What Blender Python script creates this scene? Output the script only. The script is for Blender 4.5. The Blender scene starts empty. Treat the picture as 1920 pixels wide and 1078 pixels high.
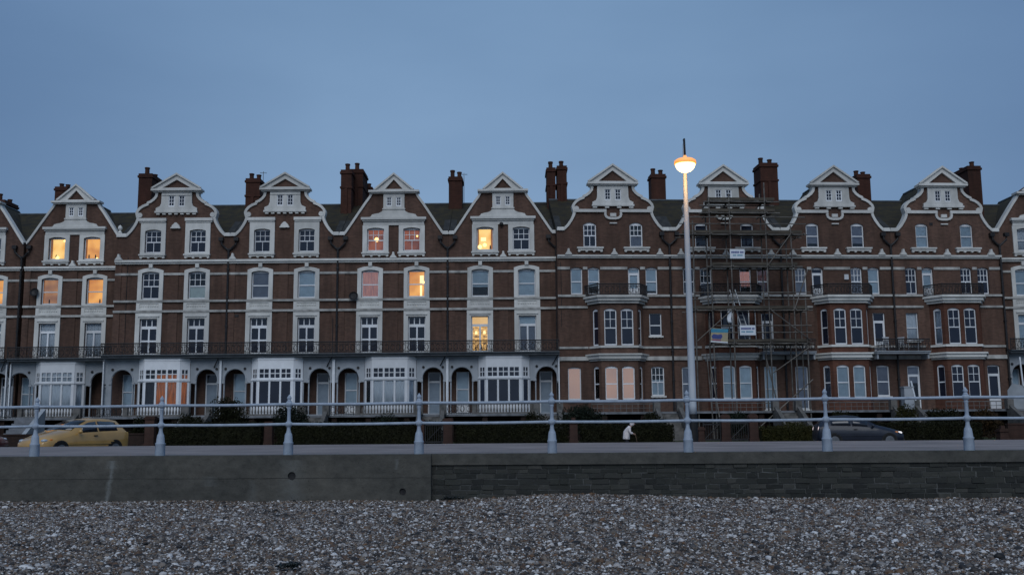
import bpy, bmesh, math, random
from math import sin, cos, pi, radians
from mathutils import Vector, Matrix, noise
from mathutils.geometry import tessellate_polygon

random.seed(7)
S = bpy.context.scene
COL = S.collection
I4 = Matrix.Identity(4)

# ------------------------------------------------------------------ camera model
F_PX, ROLL, EYE = 1867.0, 0.0085, 0.53
PITCH = math.atan(261.0 / F_PX)

def at(px, py, Y):
    """world X, Z of a sight line of the photograph (1920 px wide) at distance Y"""
    u, v = px - 960.0, 539.0 - py
    c, s = cos(ROLL), sin(ROLL)
    u, v = u * c + v * s, -u * s + v * c
    y = F_PX * cos(PITCH) - v * sin(PITCH)
    z = F_PX * sin(PITCH) + v * cos(PITCH)
    t = Y / y
    return u * t, EYE + z * t

# ------------------------------------------------------------------ materials
def mat(name):
    m = bpy.data.materials.new(name)
    m.use_nodes = True
    nt = m.node_tree
    b = nt.nodes['Principled BSDF']
    return m, nt, b

def N(nt, t, **kw):
    n = nt.nodes.new(t)
    for k, v in kw.items():
        setattr(n, k, v)
    return n

def coords(nt, scale=(1, 1, 1), kind='Object'):
    tc = N(nt, 'ShaderNodeTexCoord')
    mp = N(nt, 'ShaderNodeMapping')
    mp.inputs['Scale'].default_value = scale
    nt.links.new(tc.outputs[kind], mp.inputs['Vector'])
    return mp.outputs['Vector']

def nz(nt, vec, scale, detail=4.0, rough=0.55):
    n = N(nt, 'ShaderNodeTexNoise')
    n.inputs['Scale'].default_value = scale
    n.inputs['Detail'].default_value = detail
    n.inputs['Roughness'].default_value = rough
    nt.links.new(vec, n.inputs['Vector'])
    return n.outputs['Fac']

def ramp(nt, fac, stops):
    r = N(nt, 'ShaderNodeValToRGB')
    e = r.color_ramp.elements
    while len(e) < len(stops):
        e.new(0.5)
    for i, (p, c) in enumerate(stops):
        e[i].position = p
        e[i].color = (c[0], c[1], c[2], 1)
    nt.links.new(fac, r.inputs['Fac'])
    return r.outputs['Color']

def mix(nt, fac, a, b, mode='MIX'):
    m = N(nt, 'ShaderNodeMix', data_type='RGBA', blend_type=mode)
    for s, v in ((m.inputs[0], fac), (m.inputs[6], a), (m.inputs[7], b)):
        if isinstance(v, (int, float)):
            s.default_value = v
        elif isinstance(v, tuple):
            s.default_value = (v[0], v[1], v[2], 1)
        else:
            nt.links.new(v, s)
    return m.outputs[2]

def bump(nt, b, h, strength=0.4, dist=0.02):
    n = N(nt, 'ShaderNodeBump')
    n.inputs['Strength'].default_value = strength
    n.inputs['Distance'].default_value = dist
    nt.links.new(h, n.inputs['Height'])
    nt.links.new(n.outputs['Normal'], b.inputs['Normal'])

def simple(name, c1, c2, scale=3.0, rough=0.7, stretch=(1, 1, 1), spec=0.3, metal=0.0, bmp=0.0, lo=0.35, hi=0.68):
    m, nt, b = mat(name)
    f = nz(nt, coords(nt, stretch), scale, 6)
    c = ramp(nt, f, [(lo, c1), (hi, c2)])
    if name in ('white stucco trim', 'stained stucco band', 'white painted joinery', 'pale blue blind', 'white net curtain', 'grey blind', 'veranda render'):
        c = vary(nt, c, 0.80, 1.06)
    nt.links.new(c, b.inputs['Base Color'])
    b.inputs['Roughness'].default_value = rough
    b.inputs['Specular IOR Level'].default_value = spec
    b.inputs['Metallic'].default_value = metal
    if bmp:
        bump(nt, b, f, bmp)
    return m

def vary(nt, c, lo, hi):
    """each object its own slightly lighter or darker paint or brick"""
    oi = N(nt, 'ShaderNodeObjectInfo')
    m = N(nt, 'ShaderNodeMapRange')
    m.inputs['To Min'].default_value = lo
    m.inputs['To Max'].default_value = hi
    nt.links.new(oi.outputs['Random'], m.inputs['Value'])
    cc = N(nt, 'ShaderNodeCombineColor')
    for i in range(3):
        nt.links.new(m.outputs[0], cc.inputs[i])
    return mix(nt, 1.0, c, cc.outputs[0], 'MULTIPLY')

def brick_mat(name, c1, c2, mortar, soot):
    m, nt, b = mat(name)
    tc = N(nt, 'ShaderNodeTexCoord')
    sep = N(nt, 'ShaderNodeSeparateXYZ')
    cmb = N(nt, 'ShaderNodeCombineXYZ')
    nt.links.new(tc.outputs['Object'], sep.inputs[0])
    add = N(nt, 'ShaderNodeMath', operation='ADD')
    nt.links.new(sep.outputs['X'], add.inputs[0])
    nt.links.new(sep.outputs['Y'], add.inputs[1])
    nt.links.new(add.outputs[0], cmb.inputs['X'])
    nt.links.new(sep.outputs['Z'], cmb.inputs['Y'])
    br = N(nt, 'ShaderNodeTexBrick')
    br.inputs['Scale'].default_value = 1.0
    br.inputs['Brick Width'].default_value = 0.225
    br.inputs['Row Height'].default_value = 0.075
    br.inputs['Mortar Size'].default_value = 0.008
    br.inputs['Bias'].default_value = -0.1
    br.inputs['Color1'].default_value = (*c1, 1)
    br.inputs['Color2'].default_value = (*c2, 1)
    br.inputs['Mortar'].default_value = (*mortar, 1)
    nt.links.new(cmb.outputs[0], br.inputs['Vector'])
    f1 = nz(nt, coords(nt, (1.0, 1.0, 0.22)), 1.3, 7, 0.62)
    f2 = nz(nt, coords(nt, (1, 1, 1)), 0.35, 5)
    c = mix(nt, ramp(nt, f1, [(0.40, (0, 0, 0)), (0.72, (0.75, 0.75, 0.75))]), br.outputs['Color'], soot)
    c = mix(nt, ramp(nt, f2, [(0.38, (0.0, 0.0, 0.0)), (0.7, (0.5, 0.5, 0.5))]), c, tuple(0.5 * x for x in c1))
    c = vary(nt, c, 0.84, 1.12)
    nt.links.new(c, b.inputs['Base Color'])
    b.inputs['Roughness'].default_value = 0.9
    b.inputs['Specular IOR Level'].default_value = 0.15
    bump(nt, b, br.outputs['Fac'], -0.3, 0.01)
    return m

M = {}
M['brick'] = brick_mat('weathered red brick', (0.165, 0.093, 0.068), (0.100, 0.056, 0.042), (0.13, 0.096, 0.078), (0.034, 0.025, 0.021))
M['brick_red'] = brick_mat('clean red brick', (0.17, 0.076, 0.052), (0.11, 0.048, 0.034), (0.12, 0.065, 0.048), (0.05, 0.025, 0.019))
M['brick_stack'] = brick_mat('sooty chimney brick', (0.10, 0.042, 0.030), (0.062, 0.027, 0.020), (0.06, 0.036, 0.028), (0.022, 0.015, 0.012))
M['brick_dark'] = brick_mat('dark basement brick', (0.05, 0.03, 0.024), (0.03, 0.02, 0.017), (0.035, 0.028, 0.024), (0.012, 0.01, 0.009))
M['brick_pillar'] = brick_mat('garden pillar brick', (0.085, 0.045, 0.035), (0.055, 0.029, 0.023), (0.07, 0.05, 0.04), (0.03, 0.02, 0.017))
M['trim'] = simple('white stucco trim', (0.70, 0.69, 0.65), (0.50, 0.50, 0.47), 1.6, 0.75, (1, 1, 0.5), bmp=0.1, lo=0.42, hi=0.75)
M['trim_dirty'] = simple('stained stucco band', (0.50, 0.49, 0.46), (0.24, 0.235, 0.22), 2.2, 0.8, (1, 1, 0.6), bmp=0.1, lo=0.4, hi=0.72)
M['joinery'] = simple('white painted joinery', (0.84, 0.86, 0.88), (0.74, 0.76, 0.78), 2.0, 0.5)
M['plaster'] = simple('veranda render', (0.40, 0.43, 0.46), (0.28, 0.305, 0.33), 1.2, 0.75, bmp=0.05)
M['slate'] = simple('mossy slate roof', (0.020, 0.018, 0.015), (0.046, 0.038, 0.018), 1.8, 0.85, (1, 1.5, 1), bmp=0.5)
M['lead'] = simple('grey lead', (0.10, 0.115, 0.125), (0.06, 0.07, 0.08), 2.0, 0.6)
M['flashing'] = simple('dull roof flashing', (0.05, 0.05, 0.048), (0.025, 0.026, 0.026), 2.5, 0.8)
M['room_dark'] = simple('dark unlit room', (0.03, 0.03, 0.035), (0.02, 0.02, 0.024), 2, 0.9)
M['iron'] = simple('black iron', (0.012, 0.012, 0.014), (0.03, 0.028, 0.028), 8, 0.5)
M['pot'] = simple('chimney pot clay', (0.085, 0.035, 0.022), (0.03, 0.017, 0.013), 4, 0.9)
M['terrace'] = simple('terrace stone', (0.22, 0.23, 0.25), (0.12, 0.13, 0.14), 2.5, 0.8)
M['step'] = simple('step stone', (0.17, 0.16, 0.15), (0.08, 0.08, 0.075), 3, 0.85)
M['door_blue'] = simple('pale blue door', (0.24, 0.30, 0.36), (0.19, 0.24, 0.3), 3, 0.45)
M['door_white'] = simple('white door', (0.55, 0.57, 0.6), (0.45, 0.47, 0.5), 3, 0.45)
M['curtain'] = simple('white net curtain', (0.74, 0.80, 0.84), (0.56, 0.62, 0.67), 5, 0.9, (6, 1, 0.6))
M['blind'] = simple('pale blue blind', (0.52, 0.66, 0.74), (0.42, 0.54, 0.62), 2, 0.8)
M['blind_grey'] = simple('grey blind', (0.24, 0.27, 0.33), (0.18, 0.20, 0.26), 2, 0.8)
M['blind_cream'] = simple('cream blind', (0.64, 0.74, 0.70), (0.56, 0.66, 0.62), 2, 0.8)
M['curtain_pink'] = simple('pink curtain', (0.36, 0.17, 0.15), (0.26, 0.15, 0.15), 5, 0.9, (6, 1, 0.6))
M['promenade'] = simple('promenade asphalt', (0.29, 0.25, 0.24), (0.175, 0.155, 0.15), 0.55, 0.8, bmp=0.05)
M['road'] = simple('road asphalt', (0.05, 0.05, 0.052), (0.035, 0.035, 0.037), 1.5, 0.85)
M['pavement'] = simple('pavement slabs', (0.16, 0.155, 0.15), (0.11, 0.105, 0.10), 1.2, 0.85)
M['lawn'] = simple('winter lawn', (0.035, 0.045, 0.012), (0.018, 0.022, 0.008), 3.0, 0.95)
M['rail_paint'] = simple('pale blue railing paint', (0.37, 0.43, 0.51), (0.23, 0.28, 0.34), 5, 0.5, bmp=0.05, lo=0.45, hi=0.8)
M['post_paint'] = simple('lamp post paint', (0.52, 0.56, 0.60), (0.42, 0.46, 0.50), 1.5, 0.5, (1, 1, 0.4))
M['steel'] = simple('galvanised scaffold tube', (0.19, 0.175, 0.155), (0.07, 0.062, 0.054), 2, 0.55, metal=0.3)
M['board'] = simple('scaffold board', (0.10, 0.085, 0.065), (0.045, 0.04, 0.032), 3, 0.85, (0.3, 2, 2))
M['alu'] = simple('aluminium ladder', (0.45, 0.47, 0.48), (0.33, 0.34, 0.35), 3, 0.45, metal=0.3)
M['sign_white'] = simple('white sign board', (0.72, 0.76, 0.80), (0.64, 0.68, 0.72), 2, 0.5)
M['sign_blue'] = simple('blue sign print', (0.06, 0.08, 0.26), (0.05, 0.07, 0.22), 2, 0.5)
M['sign_cyan'] = simple('cyan sign print', (0.06, 0.28, 0.40), (0.05, 0.22, 0.34), 4, 0.5)
M['sign_tan'] = simple('tan sign print', (0.42, 0.36, 0.22), (0.34, 0.30, 0.2), 4, 0.5)
M['sign_pink'] = simple('pink sign print', (0.30, 0.10, 0.16), (0.24, 0.09, 0.14), 4, 0.5)
M['cloth_white'] = simple('pale coat cloth', (0.80, 0.74, 0.72), (0.62, 0.58, 0.58), 9, 0.9)
M['cloth_dark'] = simple('dark trousers', (0.03, 0.03, 0.035), (0.02, 0.02, 0.022), 9, 0.9)
M['skin'] = simple('skin', (0.45, 0.28, 0.22), (0.40, 0.25, 0.20), 6, 0.6)
M['hair'] = simple('grey hair', (0.30, 0.29, 0.28), (0.2, 0.19, 0.18), 20, 0.8)
M['stick'] = simple('walking stick wood', (0.12, 0.08, 0.045), (0.08, 0.05, 0.03), 9, 0.6)
M['tyre'] = simple('tyre rubber', (0.012, 0.012, 0.012), (0.02, 0.02, 0.02), 10, 0.9)
M['rim'] = simple('alloy rim', (0.22, 0.225, 0.235), (0.15, 0.155, 0.16), 5, 0.35, metal=0.6)
M['car_black'] = simple('black car plastic', (0.012, 0.012, 0.013), (0.02, 0.02, 0.02), 5, 0.6)
M['bark'] = simple('bark', (0.05, 0.035, 0.025), (0.03, 0.022, 0.017), 8, 0.9)
M['plastic_white'] = simple('white garden plastic', (0.6, 0.62, 0.64), (0.5, 0.52, 0.54), 3, 0.5)

def leafmat(name, a, b_, c_):
    m, nt, b = mat(name)
    f = nz(nt, coords(nt), 2.3, 5)
    f2 = nz(nt, coords(nt), 14.0, 2)
    col = mix(nt, f2, ramp(nt, f, [(0.36, a), (0.66, b_)]), c_)
    nt.links.new(col, b.inputs['Base Color'])
    b.inputs['Roughness'].default_value = 0.7
    b.inputs['Specular IOR Level'].default_value = 0.15
    return m
M['leaf'] = leafmat('dark privet leaves', (0.009, 0.012, 0.005), (0.02, 0.024, 0.007), (0.016, 0.014, 0.006))
M['leaf_olive'] = leafmat('olive shrub leaves', (0.022, 0.022, 0.006), (0.05, 0.042, 0.01), (0.028, 0.03, 0.008))
M['leaf_brown'] = leafmat('russet shrub leaves', (0.03, 0.016, 0.007), (0.065, 0.028, 0.008), (0.022, 0.02, 0.008))
M['leaf_green'] = leafmat('bluish evergreen leaves', (0.009, 0.013, 0.009), (0.02, 0.028, 0.017), (0.012, 0.017, 0.01))

def glossmat(name, c, rough=0.06, spec=0.5, coat=0.0):
    m, nt, b = mat(name)
    f = nz(nt, coords(nt), 1.1, 2)
    nt.links.new(ramp(nt, f, [(0.3, c), (0.7, tuple(min(1, x * 1.5 + 0.002) for x in c))]), b.inputs['Base Color'])
    b.inputs['Roughness'].default_value = rough
    b.inputs['Specular IOR Level'].default_value = spec
    b.inputs['Coat Weight'].default_value = coat
    bump(nt, b, f, 0.06, 0.05)
    return m
M['glass_dark'] = glossmat('dark window glass', (0.010, 0.012, 0.022), 0.08, 0.6)
M['car_glass'] = glossmat('car glass', (0.010, 0.012, 0.018), 0.05, 0.8)
M['car_gold'] = glossmat('gold car paint', (0.37, 0.215, 0.06), 0.32, 0.5, 0.8)
M['car_red'] = glossmat('dark red car paint', (0.09, 0.010, 0.013), 0.3, 0.5, 0.6)
M['car_navy'] = glossmat('dark blue car paint', (0.010, 0.013, 0.022), 0.4, 0.4, 0.2)
M['lens'] = glossmat('headlamp lens', (0.28, 0.32, 0.36), 0.1, 0.8)
M['amber'] = glossmat('amber lens', (0.5, 0.16, 0.02), 0.15, 0.6)

def rusty(m, amount):
    nt = m.node_tree
    b = nt.nodes['Principled BSDF']
    src = b.inputs['Base Color'].links[0].from_socket
    f = nz(nt, coords(nt, (1, 1, 0.5)), 9.0, 8, 0.72)
    g = nz(nt, coords(nt, (1, 1, 1)), 0.8, 3)
    k = N(nt, 'ShaderNodeMath', operation='ADD')
    nt.links.new(f, k.inputs[0]); nt.links.new(g, k.inputs[1])
    c = mix(nt, ramp(nt, k.outputs[0], [(amount, (0, 0, 0)), (amount + 0.07, (0.85, 0.85, 0.85))]), src, (0.075, 0.042, 0.026))
    nt.links.new(c, b.inputs['Base Color'])
    b.inputs['Roughness'].default_value = 0.65
rusty(M['rail_paint'], 1.13)
rusty(M['post_paint'], 1.18)

def clear_glass():
    m, nt, b = mat('clear window glass')
    nt.nodes.remove(b)
    out = nt.nodes['Material Output']
    tr = N(nt, 'ShaderNodeBsdfTransparent')
    tr.inputs['Color'].default_value = (0.96, 0.97, 0.98, 1)
    gl = N(nt, 'ShaderNodeBsdfGlossy')
    gl.inputs['Roughness'].default_value = 0.05
    fr = N(nt, 'ShaderNodeFresnel')
    fr.inputs['IOR'].default_value = 1.5
    mx = N(nt, 'ShaderNodeMixShader')
    nt.links.new(fr.outputs[0], mx.inputs[0])
    nt.links.new(tr.outputs[0], mx.inputs[1])
    nt.links.new(gl.outputs[0], mx.inputs[2])
    nt.links.new(mx.outputs[0], out.inputs['Surface'])
    return m
M['glass_clear'] = clear_glass()

def lit(name, a, b_, strength, scale=1.6, stretch=(1, 1, 1)):
    m, nt, b = mat(name)
    f = nz(nt, coords(nt, stretch), scale, 3 if 'shelves' in name or 'curtain' in name else 0.4)
    c = ramp(nt, f, [(0.30, a), (0.66, b_)])
    nt.links.new(c, b.inputs['Emission Color'])
    b.inputs['Emission Strength'].default_value = strength
    b.inputs['Base Color'].default_value = (0.05, 0.035, 0.025, 1)
    return m
M['lit_yellow'] = lit('lamplit yellow room', (0.85, 0.37, 0.055), (1.0, 0.64, 0.20), 1.15)
M['lit_drape'] = lit('lamplit drape', (0.13, 0.045, 0.014), (0.38, 0.14, 0.035), 1.0, 3.0, (7, 1, 0.4))
M['lit_cream'] = lit('lamplit cream blind', (0.72, 0.44, 0.17), (0.85, 0.55, 0.24), 1.0)
M['lit_orange'] = lit('lamplit orange room', (0.55, 0.20, 0.045), (0.90, 0.42, 0.10), 1.1)
M['lit_dim'] = lit('dim peach room', (0.20, 0.09, 0.055), (0.40, 0.19, 0.08), 1.0)
M['lit_red'] = lit('dim red room', (0.10, 0.03, 0.022), (0.26, 0.07, 0.03), 1.0)
M['lit_pink'] = lit('backlit pink blind', (0.27, 0.185, 0.165), (0.335, 0.215, 0.175), 1.0, 0.7)
M['lit_rose'] = lit('backlit rose curtain', (0.17, 0.095, 0.105), (0.30, 0.145, 0.13), 1.0, 3.0, (5, 1, 0.6))
M['lit_curtain'] = lit('backlit orange curtain', (0.055, 0.018, 0.007), (0.23, 0.065, 0.011), 1.0, 3.0, (6, 1, 0.5))
M['lit_kitchen'] = lit('bright lamplit shelves', (0.10, 0.045, 0.018), (1.15, 0.66, 0.20), 1.0, 4.2, (1, 1, 1.8))

def emit(name, c, s):
    m, nt, b = mat(name)
    b.inputs['Base Color'].default_value = (0.5, 0.4, 0.3, 1)
    b.inputs['Emission Color'].default_value = (*c, 1)
    b.inputs['Emission Strength'].default_value = s
    return m
M['bulb'] = emit('glowing bulb', (1.0, 0.62, 0.18), 3.0)
M['lampshade'] = emit('glowing lampshade', (1.0, 0.72, 0.32), 1.6)
M['street_bowl'] = emit('street lamp bowl', (1.0, 0.62, 0.20), 5.5)
M['street_rim'] = emit('street lamp hood', (1.0, 0.34, 0.015), 1.0)
M['headlight_on'] = emit('lit headlamp', (0.9, 0.92, 1.0), 0.7)
M['taillight_on'] = emit('lit tail lamp', (0.9, 0.75, 0.8), 1.2)

# ------------------------------------------------------------------ mesh builder
class MB:
    def __init__(s, mx=None):
        s.v, s.f, s.mx = [], [], mx or I4
    def add(s, vs, fs):
        o = len(s.v)
        s.v += [s.mx @ Vector(p) for p in vs]
        s.f += [[i + o for i in f] for f in fs]
        return s
    def box(s, x0, x1, y0, y1, z0, z1):
        return s.add([(x0, y0, z0), (x1, y0, z0), (x1, y1, z0), (x0, y1, z0), (x0, y0, z1), (x1, y0, z1), (x1, y1, z1), (x0, y1, z1)],
                     [(0, 3, 2, 1), (4, 5, 6, 7), (0, 1, 5, 4), (1, 2, 6, 5), (2, 3, 7, 6), (3, 0, 4, 7)])
    def plate(s, outer, holes, y0, y1):
        """polygon in x,z with holes, thick from y0 to y1"""
        loops = [outer] + list(holes)
        pts = [p for l in loops for p in l]
        tris = tessellate_polygon([[Vector((p[0], p[1], 0)) for p in l] for l in loops])
        n = len(pts)
        vs = [(p[0], y0, p[1]) for p in pts] + [(p[0], y1, p[1]) for p in pts]
        fs = [tuple(t) for t in tris] + [tuple(i + n for i in reversed(t)) for t in tris]
        k = 0
        for l in loops:
            m = len(l)
            for i in range(m):
                a, b = k + i, k + (i + 1) % m
                fs.append((a, b, b + n, a + n))
            k += m
        return s.add(vs, fs)
    def prism(s, poly, z0, z1):
        n = len(poly)
        vs = [(p[0], p[1], z0) for p in poly] + [(p[0], p[1], z1) for p in poly]
        fs = [tuple(reversed(range(n))), tuple(range(n, 2 * n))]
        fs += [(i, (i + 1) % n, (i + 1) % n + n, i + n) for i in range(n)]
        return s.add(vs, fs)
    def strip(s, pts, t, y0, y1, closed=False):
        """polyline in x,z thickened by t to its left side, from y0 to y1"""
        n = len(pts)
        inner = []
        for i in range(n):
            a = Vector(pts[max(i - 1, 0)]); b = Vector(pts[i]); c = Vector(pts[min(i + 1, n - 1)])
            d1 = (b - a).normalized() if (b - a).length > 1e-6 else (c - b).normalized()
            d2 = (c - b).normalized() if (c - b).length > 1e-6 else d1
            n1 = Vector((-d1.y, d1.x)); n2 = Vector((-d2.y, d2.x))
            m = (n1 + n2)
            m = m.normalized() if m.length > 1e-6 else n1
            k = t / max(0.45, m.dot(n1))
            inner.append(b + m * k)
        vs = []
        for p, q in zip(pts, inner):
            vs += [(p[0], y0, p[1]), (q[0], y0, q[1]), (q[0], y1, q[1]), (p[0], y1, p[1])]
        fs = []
        for i in range(n - 1):
            a, b = 4 * i, 4 * i + 4
            for j in range(4):
                k = (j + 1) % 4
                fs.append((a + j, b + j, b + k, a + k))
        fs += [(0, 1, 2, 3), (4 * n - 4, 4 * n - 1, 4 * n - 2, 4 * n - 3)]
        return s.add(vs, fs)
    def tube(s, pts, r, n=8, r2=None):
        pts = [Vector(p) for p in pts]
        vs, fs = [], []
        for i, p in enumerate(pts):
            d = (pts[min(i + 1, len(pts) - 1)] - pts[max(i - 1, 0)]).normalized()
            u = d.orthogonal().normalized() if abs(d.z) > 0.9 else d.cross(Vector((0, 0, 1))).normalized()
            w = d.cross(u)
            rr = r if r2 is None else r + (r2 - r) * i / (len(pts) - 1)
            vs += [p + (u * cos(2 * pi * k / n) + w * sin(2 * pi * k / n)) * rr for k in range(n)]
        for i in range(len(pts) - 1):
            for k in range(n):
                fs.append((i * n + k, i * n + (k + 1) % n, (i + 1) * n + (k + 1) % n, (i + 1) * n + k))
        fs += [tuple(reversed(range(n))), tuple(range((len(pts) - 1) * n, len(pts) * n))]
        return s.add(vs, fs)
    def lathe(s, prof, c=(0, 0, 0), n=12):
        vs, fs = [], []
        for r, z in prof:
            vs += [(c[0] + r * cos(2 * pi * k / n + pi / n), c[1] + r * sin(2 * pi * k / n + pi / n), c[2] + z) for k in range(n)]
        m = len(prof)
        for i in range(m - 1):
            for k in range(n):
                fs.append((i * n + k, i * n + (k + 1) % n, (i + 1) * n + (k + 1) % n, (i + 1) * n + k))
        fs += [tuple(reversed(range(n))), tuple(range((m - 1) * n, m * n))]
        return s.add(vs, fs)
    def ball(s, c, r, sq=(1, 1, 1), n=10):
        vs, fs = [], []
        m = n // 2 + 1
        for i in range(m + 1):
            t = pi * (0.02 + 0.96 * i / m)
            vs += [(c[0] + r * sq[0] * sin(t) * cos(2 * pi * k / n), c[1] + r * sq[1] * sin(t) * sin(2 * pi * k / n), c[2] - r * sq[2] * cos(t)) for k in range(n)]
        for i in range(m):
            for k in range(n):
                fs.append((i * n + k, i * n + (k + 1) % n, (i + 1) * n + (k + 1) % n, (i + 1) * n + k))
        fs += [tuple(reversed(range(n))), tuple(range(m * n, (m + 1) * n))]
        return s.add(vs, fs)
    def disc(s, cx, cz, r, y0, y1, n=14):
        return s.plate([(cx + r * cos(2 * pi * k / n), cz + r * sin(2 * pi * k / n)) for k in range(n)], [], y0, y1)
    def build(s, name, m, parent=None, smooth=False, bevel=0.0):
        me = bpy.data.meshes.new(name)
        me.from_pydata([tuple(p) for p in s.v], [], s.f)
        me.validate()
        bm = bmesh.new()
        bm.from_mesh(me)
        bmesh.ops.recalc_face_normals(bm, faces=bm.faces)
        if smooth:
            for f in bm.faces:
                f.smooth = True
        bm.to_mesh(me)
        bm.free()
        me.materials.append(m if not isinstance(m, str) else M[m])
        o = bpy.data.objects.new(name, me)
        COL.objects.link(o)
        if parent is not None:
            o.parent = parent
        if bevel:
            b = o.modifiers.new('bevel', 'BEVEL')
            b.width = bevel
            b.segments = 2
            b.limit_method = 'ANGLE'
        return o

def tag(o, label=None, cat=None, group=None, kind=None):
    if label: o['label'] = label
    if cat: o['category'] = cat
    if group: o['group'] = group
    if kind: o['kind'] = kind
    return o

def empty(name, loc, rz=0.0):
    o = bpy.data.objects.new(name, None)
    COL.objects.link(o)
    o.location = loc
    o.rotation_euler = (0, 0, rz)
    o.empty_display_size = 0.3
    return o

def copy_tree(o, parent=None):
    c = o.copy()
    COL.objects.link(c)
    if parent is not None:
        c.parent = parent
    for ch in list(o.children):
        copy_tree(ch, c)
    return c

def rect(x0, x1, z0, z1):
    return [(x0, z0), (x1, z0), (x1, z1), (x0, z1)]

def arch(cx, z0, z1, hw, rise, n=8):
    if rise <= 0.001:
        return rect(cx - hw, cx + hw, z0, z1)
    r = (hw * hw + rise * rise) / (2 * rise)
    a = math.asin(min(1.0, hw / r))
    if rise >= hw * 0.999:
        a = pi / 2
    pts = [(cx - hw, z0), (cx + hw, z0)]
    for k in range(n + 1):
        t = a - 2 * a * k / n
        pts.append((cx + r * sin(t), z1 - r + r * cos(t)))
    return pts

def mirror(pts):
    return [(-x, z) for x, z in reversed(pts)]

# ------------------------------------------------------------------ windows
def cells(x0, x1, z0, z1, nx, nz_, bar=0.035):
    w = (x1 - x0 - bar * (nx - 1)) / nx
    h = (z1 - z0 - bar * (nz_ - 1)) / nz_
    return [rect(x0 + i * (w + bar), x0 + i * (w + bar) + w, z0 + j * (h + bar), z0 + j * (h + bar) + h) for i in range(nx) for j in range(nz_)]

def glazing(kind, cx, z0, z1, hw, rise):
    fr = 0.065
    x0, x1, b, t = cx - hw + fr, cx + hw - fr, z0 + fr + 0.02, z1 - rise - 0.035
    h = z1 - z0
    mid = z0 + 0.47 * h
    if kind == 'six2':
        return cells(x0, x1, mid + 0.035, t, 3, 2) + cells(x0, x1, b, mid - 0.035, 2, 1)
    if kind == 'six1':
        return cells(x0, x1, mid + 0.035, t, 3, 2) + cells(x0, x1, b, mid - 0.035, 1, 1)
    if kind == 'four2':
        return cells(x0, x1, mid + 0.035, t, 2, 2) + cells(x0, x1, b, mid - 0.035, 1, 1)
    if kind == 'two':
        return cells(x0, x1, mid + 0.035, t, 1, 1) + cells(x0, x1, b, mid - 0.035, 1, 1)
    if kind == 'french':
        tr = z1 - 0.24 * h
        return cells(x0, x1, tr + 0.09, t - 0.02, 3, 1, 0.06) + cells(x0 + 0.02, x1 - 0.02, b + 0.05, tr - 0.1, 2, 2, 0.10)
    if kind == 'french1':
        tr = z1 - 0.24 * h
        return cells(x0, x1, tr + 0.06, t - 0.02, 1, 1) + cells(x0 + 0.02, x1 - 0.02, b + 0.05, tr - 0.1, 2, 1, 0.11)
    if kind == 'door':
        tr = z1 - 0.22 * h
        return cells(x0, x1, tr + 0.06, t, 1, 1) + cells(x0 + 0.07, x1 - 0.07, z0 + 0.28 * h, tr - 0.1, 1, 1)
    if kind == 'attic':
        return cells(x0, x1, b, t, 2, 3, 0.03)
    return [rect(x0, x1, b, t)]

def drape(mx, x0, x1, z0, z1, y, m, parent, name, amp=0.025):
    mb = MB(mx)
    n = 25
    vs = []
    for i in range(n):
        x = x0 + (x1 - x0) * i / (n - 1)
        yy = y + amp * sin(i * 1.9) + 0.4 * amp * sin(i * 0.7 + x0)
        vs += [(x, yy, z0), (x, yy, z1), (x, yy + 0.012, z1), (x, yy + 0.012, z0)]
    fs = []
    for i in range(n - 1):
        a, b = 4 * i, 4 * i + 4
        for j in range(4):
            k = (j + 1) % 4
            fs.append((a + j, b + j, b + k, a + k))
    mb.add(vs, fs)
    return mb.build(name, m, parent, smooth=True)

LIT = ('lit_cream', 'lit_yellow', 'lit_orange', 'lit_dim', 'lit_red', 'lit_kitchen')

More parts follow.
